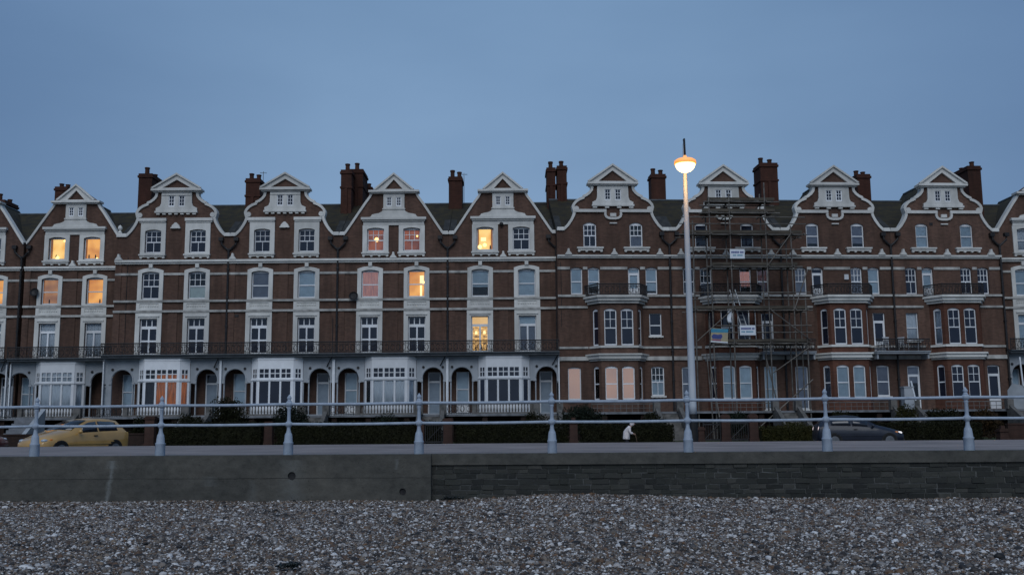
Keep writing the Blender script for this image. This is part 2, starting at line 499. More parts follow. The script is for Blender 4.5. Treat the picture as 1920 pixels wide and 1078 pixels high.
def window(parent, cx, z0, z1, hw, glaze='two', look='dark', rise=0.0, y=0.12, mx=I4, name='window', surround=None, sill=None, frame='joinery'):
    """look: 'dark' or a list of (material, from, to) with fractions of the height, plus ('bulb', fx, fz, r)"""
    o = MB(mx).plate(arch(cx, z0, z1, hw, rise), glazing(glaze, cx, z0, z1, hw, rise), y, y + 0.055)
    w = o.build(name, frame, parent)
    ins = arch(cx, z0 + 0.02, z1 - 0.02, hw - 0.02, rise)
    dark = look == 'dark'
    MB(mx).plate(ins, [], y + 0.025, y + 0.031).build('pane', 'glass_dark' if dark else 'glass_clear', w)
    if not dark:
        for it in look:
            if it[0] in ('bulb', 'lampshade'):
                p = (cx + it[1] * hw, 0, z0 + it[2] * (z1 - z0))
                b = MB(mx @ Matrix.Translation((0, y + 0.09, 0)) @ Matrix.Diagonal((1, 0.3, 1, 1)))
                if it[0] == 'bulb':
                    b.ball(p, it[3])
                else:
                    b.lathe([(it[3], -it[3]), (it[3] * 0.6, it[3])], p, 10)
                b.build('lamp', M[it[0]], w, smooth=True)
                continue
            if it[0] == 'ornament':
                MB(mx).lathe([(0.035, 0), (0.045, 0.1), (0.04, 0.22), (0.02, 0.3)], (cx + it[1] * hw, y + 0.10, z0 + 0.08), 8).build('ornament', 'car_black', w, smooth=True)
                continue
            if it[0] == 'glow':
                MB(mx).box(cx + it[1] * hw, cx + it[2] * hw, y + 0.10, y + 0.12, z0 + it[3] * (z1 - z0), z0 + it[4] * (z1 - z0)).build('lamp', 'lampshade', w)
                continue
            m, a, b = it
            za, zb = z0 + a * (z1 - z0), z0 + b * (z1 - z0)
            if m in LIT:
                MB(mx).box(cx - hw - 0.02, cx + hw + 0.02, y + 0.15, y + 0.17, max(za, z0 + 0.01), zb).build('room', m, w)
                if m in ('lit_yellow', 'lit_orange', 'lit_dim', 'lit_red') and glaze != 'french1':
                    for sx in (-1, 1):
                        wd = hw * random.uniform(0.12, 0.34)
                        xa, xb = sorted((cx + sx * (hw - 0.01), cx + sx * (hw - wd)))
                        drape(mx, xa, xb, z0 + 0.03, zb - 0.02, y + 0.125, 'lit_drape' if m != 'lit_red' else 'lit_red', w, 'curtain', 0.012)
            elif 'curtain' in m or m == 'lit_rose':
                drape(mx, cx - hw + 0.02, cx + hw - 0.02, za, zb, y + 0.11, m, w, 'curtain')
            else:
                MB(mx).box(cx - hw + 0.015, cx + hw - 0.015, y + 0.075, y + 0.09, za, zb).build('blind', m, w)
    if surround:
        shw, sz0, sz1, srise, sy = surround
        hole = arch(cx, z0 - 0.004, z1 + 0.004, hw + 0.004, rise)
        MB(mx).plate(arch(cx, sz0, sz1, shw, srise), [hole], -sy, 0.10).build('surround', 'trim', w)
    if sill:
        shw, sz0, sz1, sy = sill
        b = MB(mx)
        b.box(cx - shw, cx + shw, -sy, 0.08, sz1 - 0.10, sz1)
        b.box(cx - shw + 0.06, cx + shw - 0.06, -sy * 0.75, -0.002, sz0 + 0.10, sz1 - 0.10)
        k = 4
        for i in range(k):
            x = cx - shw + 0.14 + i * (2 * shw - 0.28) / (k - 1)
            b.plate([(x - 0.10, sz0 + 0.10), (x - 0.05, sz0 + 0.01), (x + 0.05, sz0 + 0.01), (x + 0.10, sz0 + 0.10)], [], -sy * 0.7, -0.002)
        b.build('sill', 'trim', w)
    return w

# ------------------------------------------------------------------ gables and roofs
CURVE = [(3.30, 13.33), (3.02, 13.62), (2.80, 13.95), (2.67, 14.2), (2.60, 14.42), (2.66, 14.60), (2.70, 14.78), (2.63, 14.99), (2.45, 15.2),
         (2.22, 15.35), (1.99, 15.44), (1.95, 15.55), (1.76, 15.63), (1.57, 15.78), (1.44, 15.95), (1.41, 16.1), (1.50, 16.28)]
STRAIGHT = [(3.30, 13.33), (2.9, 13.93), (2.4, 14.70), (1.95, 15.38), (1.66, 15.78), (1.50, 16.1)]

def gable(root, curved, z_ap):
    half = CURVE if curved else STRAIGHT
    right = [(x + 0.025, z + 0.02) for x, z in half]
    for sx, side in ((1, right), (-1, mirror(right))):
        cop = MB()
        cop.strip(side, 0.17 if curved else 0.15, -0.10, 0.42)
        if curved:
            cop.disc(sx * 2.42, 14.66, 0.17, -0.12, -0.003)
            cop.disc(sx * 1.86, 15.52, 0.09, -0.12, -0.003)
        cop.build('gable_coping', 'trim', root)
    ped = MB()
    zb = 16.28 if curved else 16.06
    e = 1.68
    xr = 1.66 if curved else 1.32
    ped.box(-e, e, -0.34, 0.42, zb, zb + 0.13)
    ped.box(-e + 0.12, e - 0.12, -0.22, 0.42, zb - 0.08, zb)
    ped.plate([(-xr, zb + 0.132), (xr, zb + 0.132), (0, z_ap)], [[(-xr + 0.72, zb + 0.20), (xr - 0.72, zb + 0.20), (0, z_ap - 0.42)]], -0.24, -0.003)
    ped.plate([(-xr - 0.02, zb + 0.20), (-xr + 0.08, zb + 0.134), (0, z_ap - 0.10), (xr - 0.08, zb + 0.134), (xr + 0.02, zb + 0.20), (0, z_ap + 0.03)], [], -0.36, -0.242)
    ped.plate([(-xr, zb + 0.135), (xr, zb + 0.135), (0, z_ap)], [], 0.30, 0.42)
    ped.build('pediment', 'trim', root)
    MB().plate([(-1.0, zb + 0.1), (1.0, zb + 0.1), (0, z_ap - 0.25)], [], -0.10, 0.2).build('pediment_panel', 'brick', root)

def roof(root, Wl, Wr, z_ap, curved, depth=5.0):
    b = MB()
    zr = 16.42
    x0, x1 = -Wl, Wr
    b.add([(x0, 0.30, 13.2), (x1, 0.30, 13.2), (x1, depth + 0.2, zr), (x0, depth + 0.2, zr), (x1, 2 * depth, 13.2), (x0, 2 * depth, 13.2)],
          [(0, 1, 2, 3), (3, 2, 4, 5), (0, 3, 5), (1, 4, 2), (0, 5, 4, 1)])
    a = 2.5 if curved else 3.15
    zt = z_ap - 0.55 if curved else z_ap - 0.62
    b.plate([(-a, 13.25), (a, 13.25), (0, zt)], [], 0.36, depth + 0.8)
    r = b.build('roof', 'slate', root)
    rt = MB()
    rt.tube([(-Wl, depth + 0.2, zr + 0.02), (Wr, depth + 0.2, zr + 0.02)], 0.09, 6)
    rt.tube([(0, 0.40, zt), (0, depth + 0.6, zt)], 0.08, 6)
    rt.build('ridge_tile', 'lead', r)
    for sx, W in ((-1, Wl), (1, Wr)):
        fl = MB()
        x0, x1 = sorted((sx * (W - 0.42), sx * (W - 0.01)))
        fl.add([(x0, 0.5, 13.42), (x1, 0.5, 13.42), (x1, 2.6, 14.74), (x0, 2.6, 14.74), (x0, 0.5, 13.30), (x1, 0.5, 13.30), (x1, 2.6, 14.6), (x0, 2.6, 14.6)],
               [(0, 1, 2, 3), (4, 7, 6, 5), (0, 4, 5, 1), (1, 5, 6, 2), (2, 6, 7, 3), (3, 7, 4, 0)])
        fl.build('valley_flashing', 'flashing', r)
    return r

def chimney(root, x, w, d, ztop, y=5.2, pots=(1, 1), style=0, z0=14.0, tall=0.5):
    b = MB()
    cap = ztop - tall
    b.box(x - w / 2, x + w / 2, y - d / 2, y + d / 2, z0, cap - 0.30)
    b.box(x - w / 2 - 0.07, x + w / 2 + 0.07, y - d / 2 - 0.07, y + d / 2 + 0.07, cap - 0.30, cap - 0.15)
    b.box(x - w / 2 - 0.02, x + w / 2 + 0.02, y - d / 2 - 0.02, y + d / 2 + 0.02, cap - 0.15, cap)
    if style == 1:
        b.box(x - w / 2 - 0.06, x + w / 2 + 0.06, y - d / 2 - 0.06, y + d / 2 + 0.06, cap - 1.35, cap - 1.22)
        b.box(x - 0.10, x + 0.10, y - d / 2 - 0.09, y - d / 2, z0, cap - 1.37)
    c = b.build('chimney', 'brick_stack', root)
    nx, ny = pots
    for i in range(nx):
        for j in range(ny):
            px = x + (i - (nx - 1) / 2) * (w * 0.52 if nx > 1 else 0)
            py = y + (j - (ny - 1) / 2) * (d * 0.72 / max(1, ny - 1) if ny > 1 else 0)
            h = tall * (1.0 if (i + j) % 2 == 0 else 0.8)
            MB().lathe([(0.19, 0), (0.16, h * 0.15), (0.15, h * 0.75), (0.19, h * 0.85), (0.18, h), (0.12, h), (0.12, h * 0.9)], (px, y if ny == 1 else py, cap), 10).build('chimney_pot', 'pot', c, smooth=False)
    return c

def drainpipe(root, x, zbot, sx=0):
    b = MB()
    y = -0.10
    b.tube([(x, y, 12.35), (x, y, zbot)], 0.072, 8)
    for s in (-1, 1):
        b.tube([(x + s * 0.50, y - 0.05, 12.95), (x + s * 0.45, y - 0.05, 12.62), (x + s * 0.22, y, 12.40), (x, y, 12.22)], 0.07, 8)
        b.box(x + s * 0.5 - 0.15, x + s * 0.5 + 0.15, y - 0.17, -0.005, 12.86, 13.10)
    z = 11.0
    while z > zbot:
        b.box(x - 0.09, x + 0.09, y - 0.08, -0.002, z - 0.04, z + 0.04)
        z -= 1.9
    b.build('drainpipe', 'iron', root, smooth=False)

def ironrail(mx, pts, z0, z1, root, name='balcony_railing', step=0.10):
    """iron railing along plan polyline pts"""
    b = MB(mx)
    for a, c in zip(pts[:-1], pts[1:]):
        a, c = Vector((a[0], a[1], 0)), Vector((c[0], c[1], 0))
        L = (c - a).length
        n = max(1, int(L / step))
        for zz, r in ((z1, 0.04), (z1 - 0.13, 0.02), (z0 + 0.08, 0.025)):
            b.tube([(a.x, a.y, zz), (c.x, c.y, zz)], r, 6)
        for i in range(n + 1):
            p = a.lerp(c, i / n)
            rr = 0.032 if i % 14 == 0 else 0.017
            b.tube([(p.x, p.y, z0), (p.x, p.y, z1 + (0.05 if rr > 0.02 else 0))], rr, 4)
        d = (c - a).normalized()
        k = int(L / 0.36)
        for i in range(k):
            q = a.lerp(c, (i + 0.5) / max(1, k))
            ring = []
            for t in range(9):
                an = 2 * pi * t / 8
                ring.append((q.x + d.x * 0.13 * cos(an), q.y + d.y * 0.13 * cos(an) - 0.008, (z0 + z1) / 2 - 0.02 + 0.19 * sin(an)))
            b.tube(ring, 0.02, 4)
    return b.build(name, 'iron', root)

def balustrade(root, x0, x1, y, z0, z1, m='step'):
    b = MB()
    b.box(x0, x1, y - 0.10, y + 0.10, z1 - 0.12, z1)
    b.box(x0, x1, y - 0.09, y + 0.09, z0 + 0.01, z0 + 0.11)
    n = int((x1 - x0) / 0.2)
    for i in range(n + 1):
        x = x0 + 0.08 + (x1 - x0 - 0.16) * i / n
        h = z1 - z0 - 0.23
        b.lathe([(0.035, 0), (0.065, h * 0.28), (0.03, h * 0.7), (0.045, h)], (x, y, z0 + 0.11), 6)
    for x in (x0, x1):
        b.box(x - 0.14, x + 0.14, y - 0.15, y + 0.15, z0 + 0.005, z1 + 0.06)
    b.build('balustrade', m, root)

def terrace(root, Wl, Wr, z, stair_x):
    """raised ground-floor terrace over the basement"""
    b = MB()
    b.box(-Wl, Wr, -2.65, 0.0, z - 0.13, z)
    b.build('terrace_slab', 'terrace', root)
    b = MB()
    b.box(-Wl, Wr, -1.5, -0.01, -0.5, z - 0.132)
    for x in (-Wl + 0.3, -1.2, 1.2, Wr - 0.3):
        b.box(x - 0.16, x + 0.16, -2.5, -1.502, -0.5, z - 0.132)
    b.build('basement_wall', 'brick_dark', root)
    b = MB()
    n = 10
    for i in range(n):
        zz = z - (i + 1) * (z + 0.35) / n
        b.box(stair_x - 0.55, stair_x + 0.55, -2.66 - (i + 1) * 0.28, -2.66 - i * 0.28, -0.5, zz + 0.02)
    b.build('front_steps', 'step', root)
    b = MB()
    for sx in (-1, 1):
        x = stair_x + sx * 0.72
        b.add([(x - 0.12, -2.66, -0.5), (x + 0.12, -2.66, -0.5), (x + 0.12, -5.5, -0.5), (x - 0.12, -5.5, -0.5),
               (x - 0.12, -2.66, z + 0.42), (x + 0.12, -2.66, z + 0.42), (x + 0.12, -5.5, 0.15), (x - 0.12, -5.5, 0.15)],
              [(0, 1, 2, 3), (4, 7, 6, 5), (0, 4, 5, 1), (1, 5, 6, 2), (2, 6, 7, 3), (3, 7, 4, 0)])
        b.box(x - 0.2, x + 0.2, -2.96, -2.56, z + 0.005, z + 0.62)
    b.build('stair_wall', 'step', root)

def walls_behind(b, Wl, Wr, z=13.19):
    b.box(-Wl, -Wl + 0.25, 0.351, 9.9, -0.5, z)
    b.box(Wr - 0.25, Wr, 0.351, 9.9, -0.5, z)
    b.box(-Wl + 0.251, Wr - 0.251, 9.6, 9.9, -0.5, z)

def valley(root, Wl, Wr, urn=False):
    for sx, W in ((-1, Wl), (1, Wr)):
        b = MB()
        x0, x1 = sorted((sx * 3.24, sx * (W - 0.004)))
        b.box(x0, x1, -0.12, 0.55, 13.20, 13.36)
        b.box(x0 + 0.03, x1 - 0.03, -0.06, 0.5, 13.361, 13.44)
        if urn and sx < 0:
            b.lathe([(0.12, 0), (0.16, 0.08), (0.05, 0.2), (0.15, 0.36), (0.12, 0.5), (0.02, 0.6)], (-Wl + 0.14, 0.1, 13.44), 10)
        b.build('valley_coping', 'trim', root)

def finial(b, x, z, w=0.24, h=0.40):
    b.plate([(x - w, z), (x + w, z), (x + w * 0.72, z + h * 0.3), (x + w * 0.35, z + h * 0.55), (x + w * 0.2, z + h), (x - w * 0.2, z + h), (x - w * 0.35, z + h * 0.55), (x - w * 0.72, z + h * 0.3)], [], -0.28, -0.05)

def segs(x0, x1, gaps):
    out, x = [], x0
    for a, b in sorted(gaps):
        if a > x:
            out.append((x, a))
        x = max(x, b)
    if x < x1:
        out.append((x, x1))
    return out

# ------------------------------------------------------------------ a white-trimmed house
def white_house(name, label, X, Y, Wl, Wr, curved, looks, z_ap=17.34, bay=('dark', 'dark'), urn=False, doors=True, railing=True, fence=True, scale_rz=0.0, stair=2.75):
    root = tag(empty(name, (X, Y, 0), scale_rz), label, 'house', 'terraced houses on the seafront')
    half = CURVE if curved else STRAIGHT
    e = (half[-1][0], half[-1][1] + 0.08)
    outer = [(-Wl, -0.5), (Wr, -0.5), (Wr, 13.33)] + half + [e, (0, z_ap - 0.12), (-e[0], e[1])] + mirror(half) + [(-Wl, 13.33)]
    tw = 1.48 if curved else 1.20
    thw = 0.53 if curved else 0.56
    T = [(-tw, 12.12, 13.68, thw, 0.10), (tw, 12.12, 13.68, thw, 0.10)]
    F2 = [(-1.53, 9.04, 10.86, 0.57, 0.10), (1.53, 9.04, 10.86, 0.57, 0.10)]
    F1 = [(-1.56, 5.36, 7.74, 0.57, 0.0), (1.56, 5.36, 7.74, 0.57, 0.0)]
    G = [(-2.70, 1.42, 4.1, 0.42, 0.0), (2.72, 1.42, 4.1, 0.42, 0.0)]
    holes = [arch(c, a, b, h, r) for c, a, b, h, r in T + F2 + F1 + G]
    w = MB()
    w.plate(outer, holes, 0, 0.35)
    walls_behind(w, Wl, Wr)
    w.build('wall', 'brick', root)
    roof(root, Wl - 0.004, Wr - 0.004, z_ap, curved)
    gable(root, curved, z_ap)
    valley(root, Wl, Wr, urn)
    # attic panel
    if curved:
        zt = 16.19
        b = MB()
        holes = [rect(-0.55, -0.13, 15.22, 15.96), rect(0.13, 0.55, 15.22, 15.96)]
        b.plate([(-1.36, 14.92), (1.36, 14.92), (1.38, 15.12), (1.10, 15.26), (1.02, 15.46), (1.0, zt), (-1.0, zt), (-1.02, 15.46), (-1.10, 15.26), (-1.38, 15.12)], holes, -0.12, -0.003)
        b.box(-1.42, 1.42, -0.2, -0.003, 14.80, 14.92)
        for i in range(7):
            x = -1.2 + i * 0.4
            b.box(x - 0.11, x + 0.11, -0.15, -0.003, 14.68, 14.80)
        b.box(-1.0, 1.0, -0.16, -0.121, 15.98, 16.06)
        b.build('attic_surround', 'trim', root)
        for sx in (-1, 1):
            window(root, sx * 0.34, 15.22, 15.96, 0.21, 'attic', 'dark', y=-0.085)
        b = MB()
        for sx in (-1, 1):
            x0, x1 = sorted((sx * 0.62, sx * 2.46))
            b.box(x0, x1, -0.20, -0.003, 14.24, 14.44)
            b.box(x0 + 0.05, x1 - 0.05, -0.13, -0.003, 14.14, 14.239)
        b.plate([(-0.28, 13.82), (0.28, 13.82), (0.24, 13.95), (0.14, 14.05), (0.05, 14.14), (-0.05, 14.14), (-0.14, 14.05), (-0.24, 13.95)], [], -0.14, -0.003)
        b.box(-0.32, 0.32, -0.17, -0.003, 13.74, 13.82)
        b.build('window_head', 'trim', root)
    else:
        b = MB()
        zt = 15.97
        holes = [rect(-0.50, -0.14, 15.12, 15.74), rect(0.14, 0.50, 15.12, 15.74)]
        b.plate(rect(-0.70, 0.70, 14.98, zt), holes, -0.12, -0.003)
        b.box(-0.76, 0.76, -0.18, -0.003, 14.90, 14.98)
        b.plate([(-1.70, 14.36), (1.70, 14.36), (1.52, 14.44), (1.46, 14.56), (1.25, 14.62), (1.0, 14.66), (0.80, 14.76), (0.70, 14.90), (-0.70, 14.90), (-0.80, 14.76), (-1.0, 14.66), (-1.25, 14.62), (-1.46, 14.56), (-1.52, 14.44)], [], -0.13, -0.003)
        b.box(-2.16, 2.16, -0.30, -0.003, 14.20, 14.36)
        b.box(-2.08, 2.08, -0.20, -0.003, 14.10, 14.199)
        b.plate(rect(-2.02, 2.02, 13.84, 14.10), [], -0.10, -0.003)
        b.build('attic_surround', 'trim', root)
        for sx in (-1, 1):
            window(root, sx * 0.32, 15.12, 15.74, 0.18, 'attic', 'dark', y=-0.085)
    for (c, a, b_, h, r), lk in zip(T, looks[0:2]):
        if curved:
            window(root, c, a, b_, h, lk[0], lk[1], r, surround=(0.83, 12.02, 14.14, 0.0, 0.09), sill=(0.88, 11.72, 12.02, 0.22))
        else:
            window(root, c, a, b_, h, lk[0], lk[1], r, surround=(0.86, 12.02, 13.84, 0.0, 0.09), sill=(0.92, 11.72, 12.02, 0.22))
    for (c, a, b_, h, r), lk in zip(F2, looks[2:4]):
        window(root, c, a, b_, h, lk[0], lk[1], r, surround=(0.84, 8.965, 11.10, 0.16, 0.09))
    for (c, a, b_, h, r), lk in zip(F1, looks[4:6]):
        window(root, c, a, b_, h, lk[0], lk[1], r, name='french_window', surround=(0.86, 5.29, 8.14, 0.0, 0.09))
    # mouldings
    b = MB()
    b.box(-Wl, Wr, -0.24, -0.002, 11.48, 11.62)
    b.box(-Wl, Wr, -0.14, -0.002, 11.36, 11.479)
    finial(b, -Wl + 0.25 if curved else 0.0, 11.62)
    b.build('cornice', 'trim', root)
    g2 = [(-1.53 - 0.845, -1.53 + 0.845), (1.53 - 0.845, 1.53 + 0.845)]
    for x0, x1 in segs(-Wl, Wr, g2):
        MB().box(x0, x1, -0.07, -0.002, 10.62, 10.77).build('string_course', 'trim_dirty', root)
    MB().box(-Wl, Wr, -0.13, -0.002, 8.82, 8.96).build('string_course', 'trim_dirty', root)
    MB().box(-Wl, Wr, -0.13, -0.002, 8.145, 8.29).build('string_course', 'trim_dirty', root)
    for c in (-1.53, 1.53):
        MB().box(c - 0.12, c + 0.12, -0.16, -0.002, 11.105, 11.355).build('keystone', 'trim', root)
    for c in (-1.55, 1.55):
        b = MB()
        b.plate(rect(c - 0.85, c + 0.85, 8.29, 8.82), [rect(c - 0.62, c + 0.62, 8.42, 8.72)], -0.09, -0.002)
        b.box(c - 0.62, c + 0.62, -0.05, -0.002, 8.42, 8.72)
        for i in range(8):
            x = c - 0.55 + i * 0.157
            b.ball((x, -0.06, 8.57), 0.06, (1, 0.5, 1.4), 6)
        b.box(c - 0.70, c + 0.70, -0.15, -0.091, 7.86, 7.94)
        b.build('relief_panel', 'trim', root)
    drainpipe(root, Wr - 0.05, 5.3)
    for x0, x1 in ((-0.30, 0.30), (-Wl, -Wl + 0.42), (Wr - 0.42, Wr)):
        for z0, z1 in ((8.965, 11.355), (5.28, 8.14)):
            MB().box(x0, x1, -0.055, -0.001, z0, z1).build('pilaster', 'brick', root)
    # balcony and veranda
    d = MB()
    d.box(-Wl, Wr, -1.72, -0.002, 5.06, 5.20)
    d.box(-Wl, Wr, -1.84, -0.002, 5.20, 5.27)
    bal = d.build('balcony', 'lead', root)
    if railing:
        ironrail(I4, [(-Wl + 0.01, -1.74), (Wr - 0.01, -1.74)], 5.27, 5.98, bal)
    vy = -1.12
    v = MB()
    a1 = arch(-2.70, 1.42, 4.33, 0.66, 0.655, 14)
    a2 = arch(2.72, 1.42, 4.33, 0.66, 0.655, 14)
    v.plate(rect(-Wl, Wr, 1.345, 5.055), [a1, a2, rect(-1.66, 1.66, 1.38, 4.80), rect(-1.97, -1.70, 1.42, 3.45), rect(1.70, 1.99, 1.42, 3.45), rect(Wr - 0.18, Wr - 0.06, 1.42, 3.45), rect(-Wl + 0.06, -Wl + 0.18, 1.42, 3.45)], vy, vy + 0.12)
    v.box(-Wl, Wr, vy - 0.07, vy - 0.002, 4.92, 5.055)
    for c in (-2.70, 2.72):
        pts = arch(c, 3.3, 4.36, 0.69, 0.685, 14)[1:]
        v.strip([(p[0], p[1]) for p in pts][::-1], 0.05, vy - 0.04, vy - 0.002)
        for sx in (-1, 1):
            v.box(c + sx * 0.74 - 0.09, c + sx * 0.74 + 0.09, vy - 0.06, vy - 0.002, 3.42, 3.56)
    ver = v.build('veranda', 'plaster', root)
    for x in (-Wl, Wr):
        MB().box(x - 0.07 if x > 0 else x, x if x > 0 else x + 0.07, vy - 0.16, vy - 0.061, 1.345, 4.90).build('post', 'joinery', ver)
    for c in (-2.70, 2.72):
        for sx in (-1, 1):
            MB().disc(c + sx * 0.62, 4.36, 0.085, vy - 0.045, vy - 0.003).build('roundel', 'iron', ver)
    r = MB()
    r.tube([(Wr - 0.12, vy - 0.3, 5.0), (Wr - 0.45, vy - 0.05, 4.45)], 0.035, 6)
    r.build('gutter_outlet', 'iron', ver)
    # canted timber bay under the balcony
    fy, sy = -1.58, -1.14
    bw = MB()
    front = []
    for i in range(3):
        x0 = -1.02 + i * 0.695
        front += cells(x0, x0 + 0.58, 3.74, 4.30, 2, 2, 0.05)
        front += cells(x0, x0 + 0.58, 2.12, 3.52, 1, 1)
    bw.plate(rect(-1.13, 1.13, 1.345, 4.86), front, fy, fy + 0.09)
    bw.box(-1.16, 1.16, fy - 0.05, fy - 0.002, 3.58, 3.68)
    sides = []
    for sx in (-1, 1):
        p, q = Vector((sx * 1.13, fy + 0.02)), Vector((sx * 1.64, sy))
        if sx < 0:
            p, q = q, p
        L = (q - p).length
        an = math.atan2(q.y - p.y, q.x - p.x)
        mx = Matrix.Translation((p.x, p.y, 0)) @ Matrix.Rotation(an, 4, 'Z')
        sides.append((mx, L))
        sb = MB(mx)
        sb.plate(rect(0.0, L, 1.345, 4.86), cells(0.14, L - 0.14, 3.74, 4.30, 2, 2, 0.05) + [rect(0.14, L - 0.14, 2.12, 3.52)], 0.0, 0.08)
        sb.box(0, L, -0.05, -0.002, 3.58, 3.68)
        o = len(bw.v)
        bw.v += sb.v
        bw.f += [[i + o for i in f] for f in sb.f]
    bw.prism([(-1.66, -1.0), (-1.66, sy), (-1.14, fy - 0.02), (1.14, fy - 0.02), (1.66, sy), (1.66, -1.0)], 4.862, 5.05)
    bwo = bw.build('bay_window', 'joinery', root)
    up, low = bay
    for (mx, x0, x1, yy) in [(I4, -1.10, 1.10, fy + 0.04)] + [(m_, 0.06, L_ - 0.06, 0.035) for m_, L_ in sides]:
        MB(mx).box(x0, x1, yy, yy + 0.006, 3.70, 4.34).build('pane', 'glass_dark' if up == 'dark' else 'glass_clear', bwo)
        MB(mx).box(x0, x1, yy, yy + 0.006, 2.06, 3.56).build('pane', 'glass_dark' if low == 'dark' else 'glass_clear', bwo)
        if up not in ('dark', 'none'):
            drape(mx, x0, x1, 3.66, 4.4, yy + 0.05, up, bwo, 'curtain')
        if low != 'dark':
            xa = -0.36 if (low == 'lit_curtain' and mx is I4) else x0
            if not (low == 'lit_curtain' and mx is sides[0][0]):
                drape(mx, xa, x1, 1.95, 3.98 if low == 'lit_curtain' else 3.6, yy + 0.05, low, bwo, 'curtain', 0.03)
            if low == 'lit_curtain':
                MB(mx).box(x0, x1, yy + 0.16, yy + 0.17, 1.95, 4.4).build('backdrop', 'room_dark', bwo)
    # entrances behind the arches
    c, a, b_, h, r_ = G[0]
    window(root, c, a + 0.55, b_, h, 'two', [('blind', 0, 1)], y=0.10)
    MB().box(c - h, c + h, 0.12, 0.2, a, a + 0.549).build('window_panel', 'joinery', root)
    c, a, b_, h, r_ = G[1]
    dr = MB().plate(rect(c - h, c + h, a, b_), [rect(c - h + 0.08, c + h - 0.08, 3.52, 4.02), rect(c - h + 0.08, c + h - 0.08, a + 0.01, 3.40)], 0.08, 0.16).build('door_frame', 'joinery', root)
    MB().plate(rect(c - h + 0.082, c + h - 0.082, a + 0.012, 3.398), [], 0.11, 0.15).box(c - 0.2, c + 0.2, 0.095, 0.109, 2.5, 3.2).box(c - 0.2, c + 0.2, 0.095, 0.109, 1.6, 2.2).build('door', 'door_blue' if doors else 'door_white', dr)
    MB().box(c - h + 0.07, c + h - 0.07, 0.115, 0.121, 3.5, 4.04).build('fanlight', 'glass_dark', dr)
    terrace(root, Wl, Wr, 1.34, stair)
    if fence:
        balustrade(root, -1.85, 1.75, -2.45, 1.34, 2.05)
    ironrail(I4, [(-Wl + 0.02, -2.52), (-2.0, -2.52)], 1.34, 2.05, root, 'terrace_railing')
    return root

# ------------------------------------------------------------------ a red brick house
def bayplan(hf, hb, p, y=0.0, grow=0.0):
    return [(-hb - grow, y), (-hf - grow * 0.6, -p - grow), (hf + grow * 0.6, -p - grow), (hb + grow, y)]

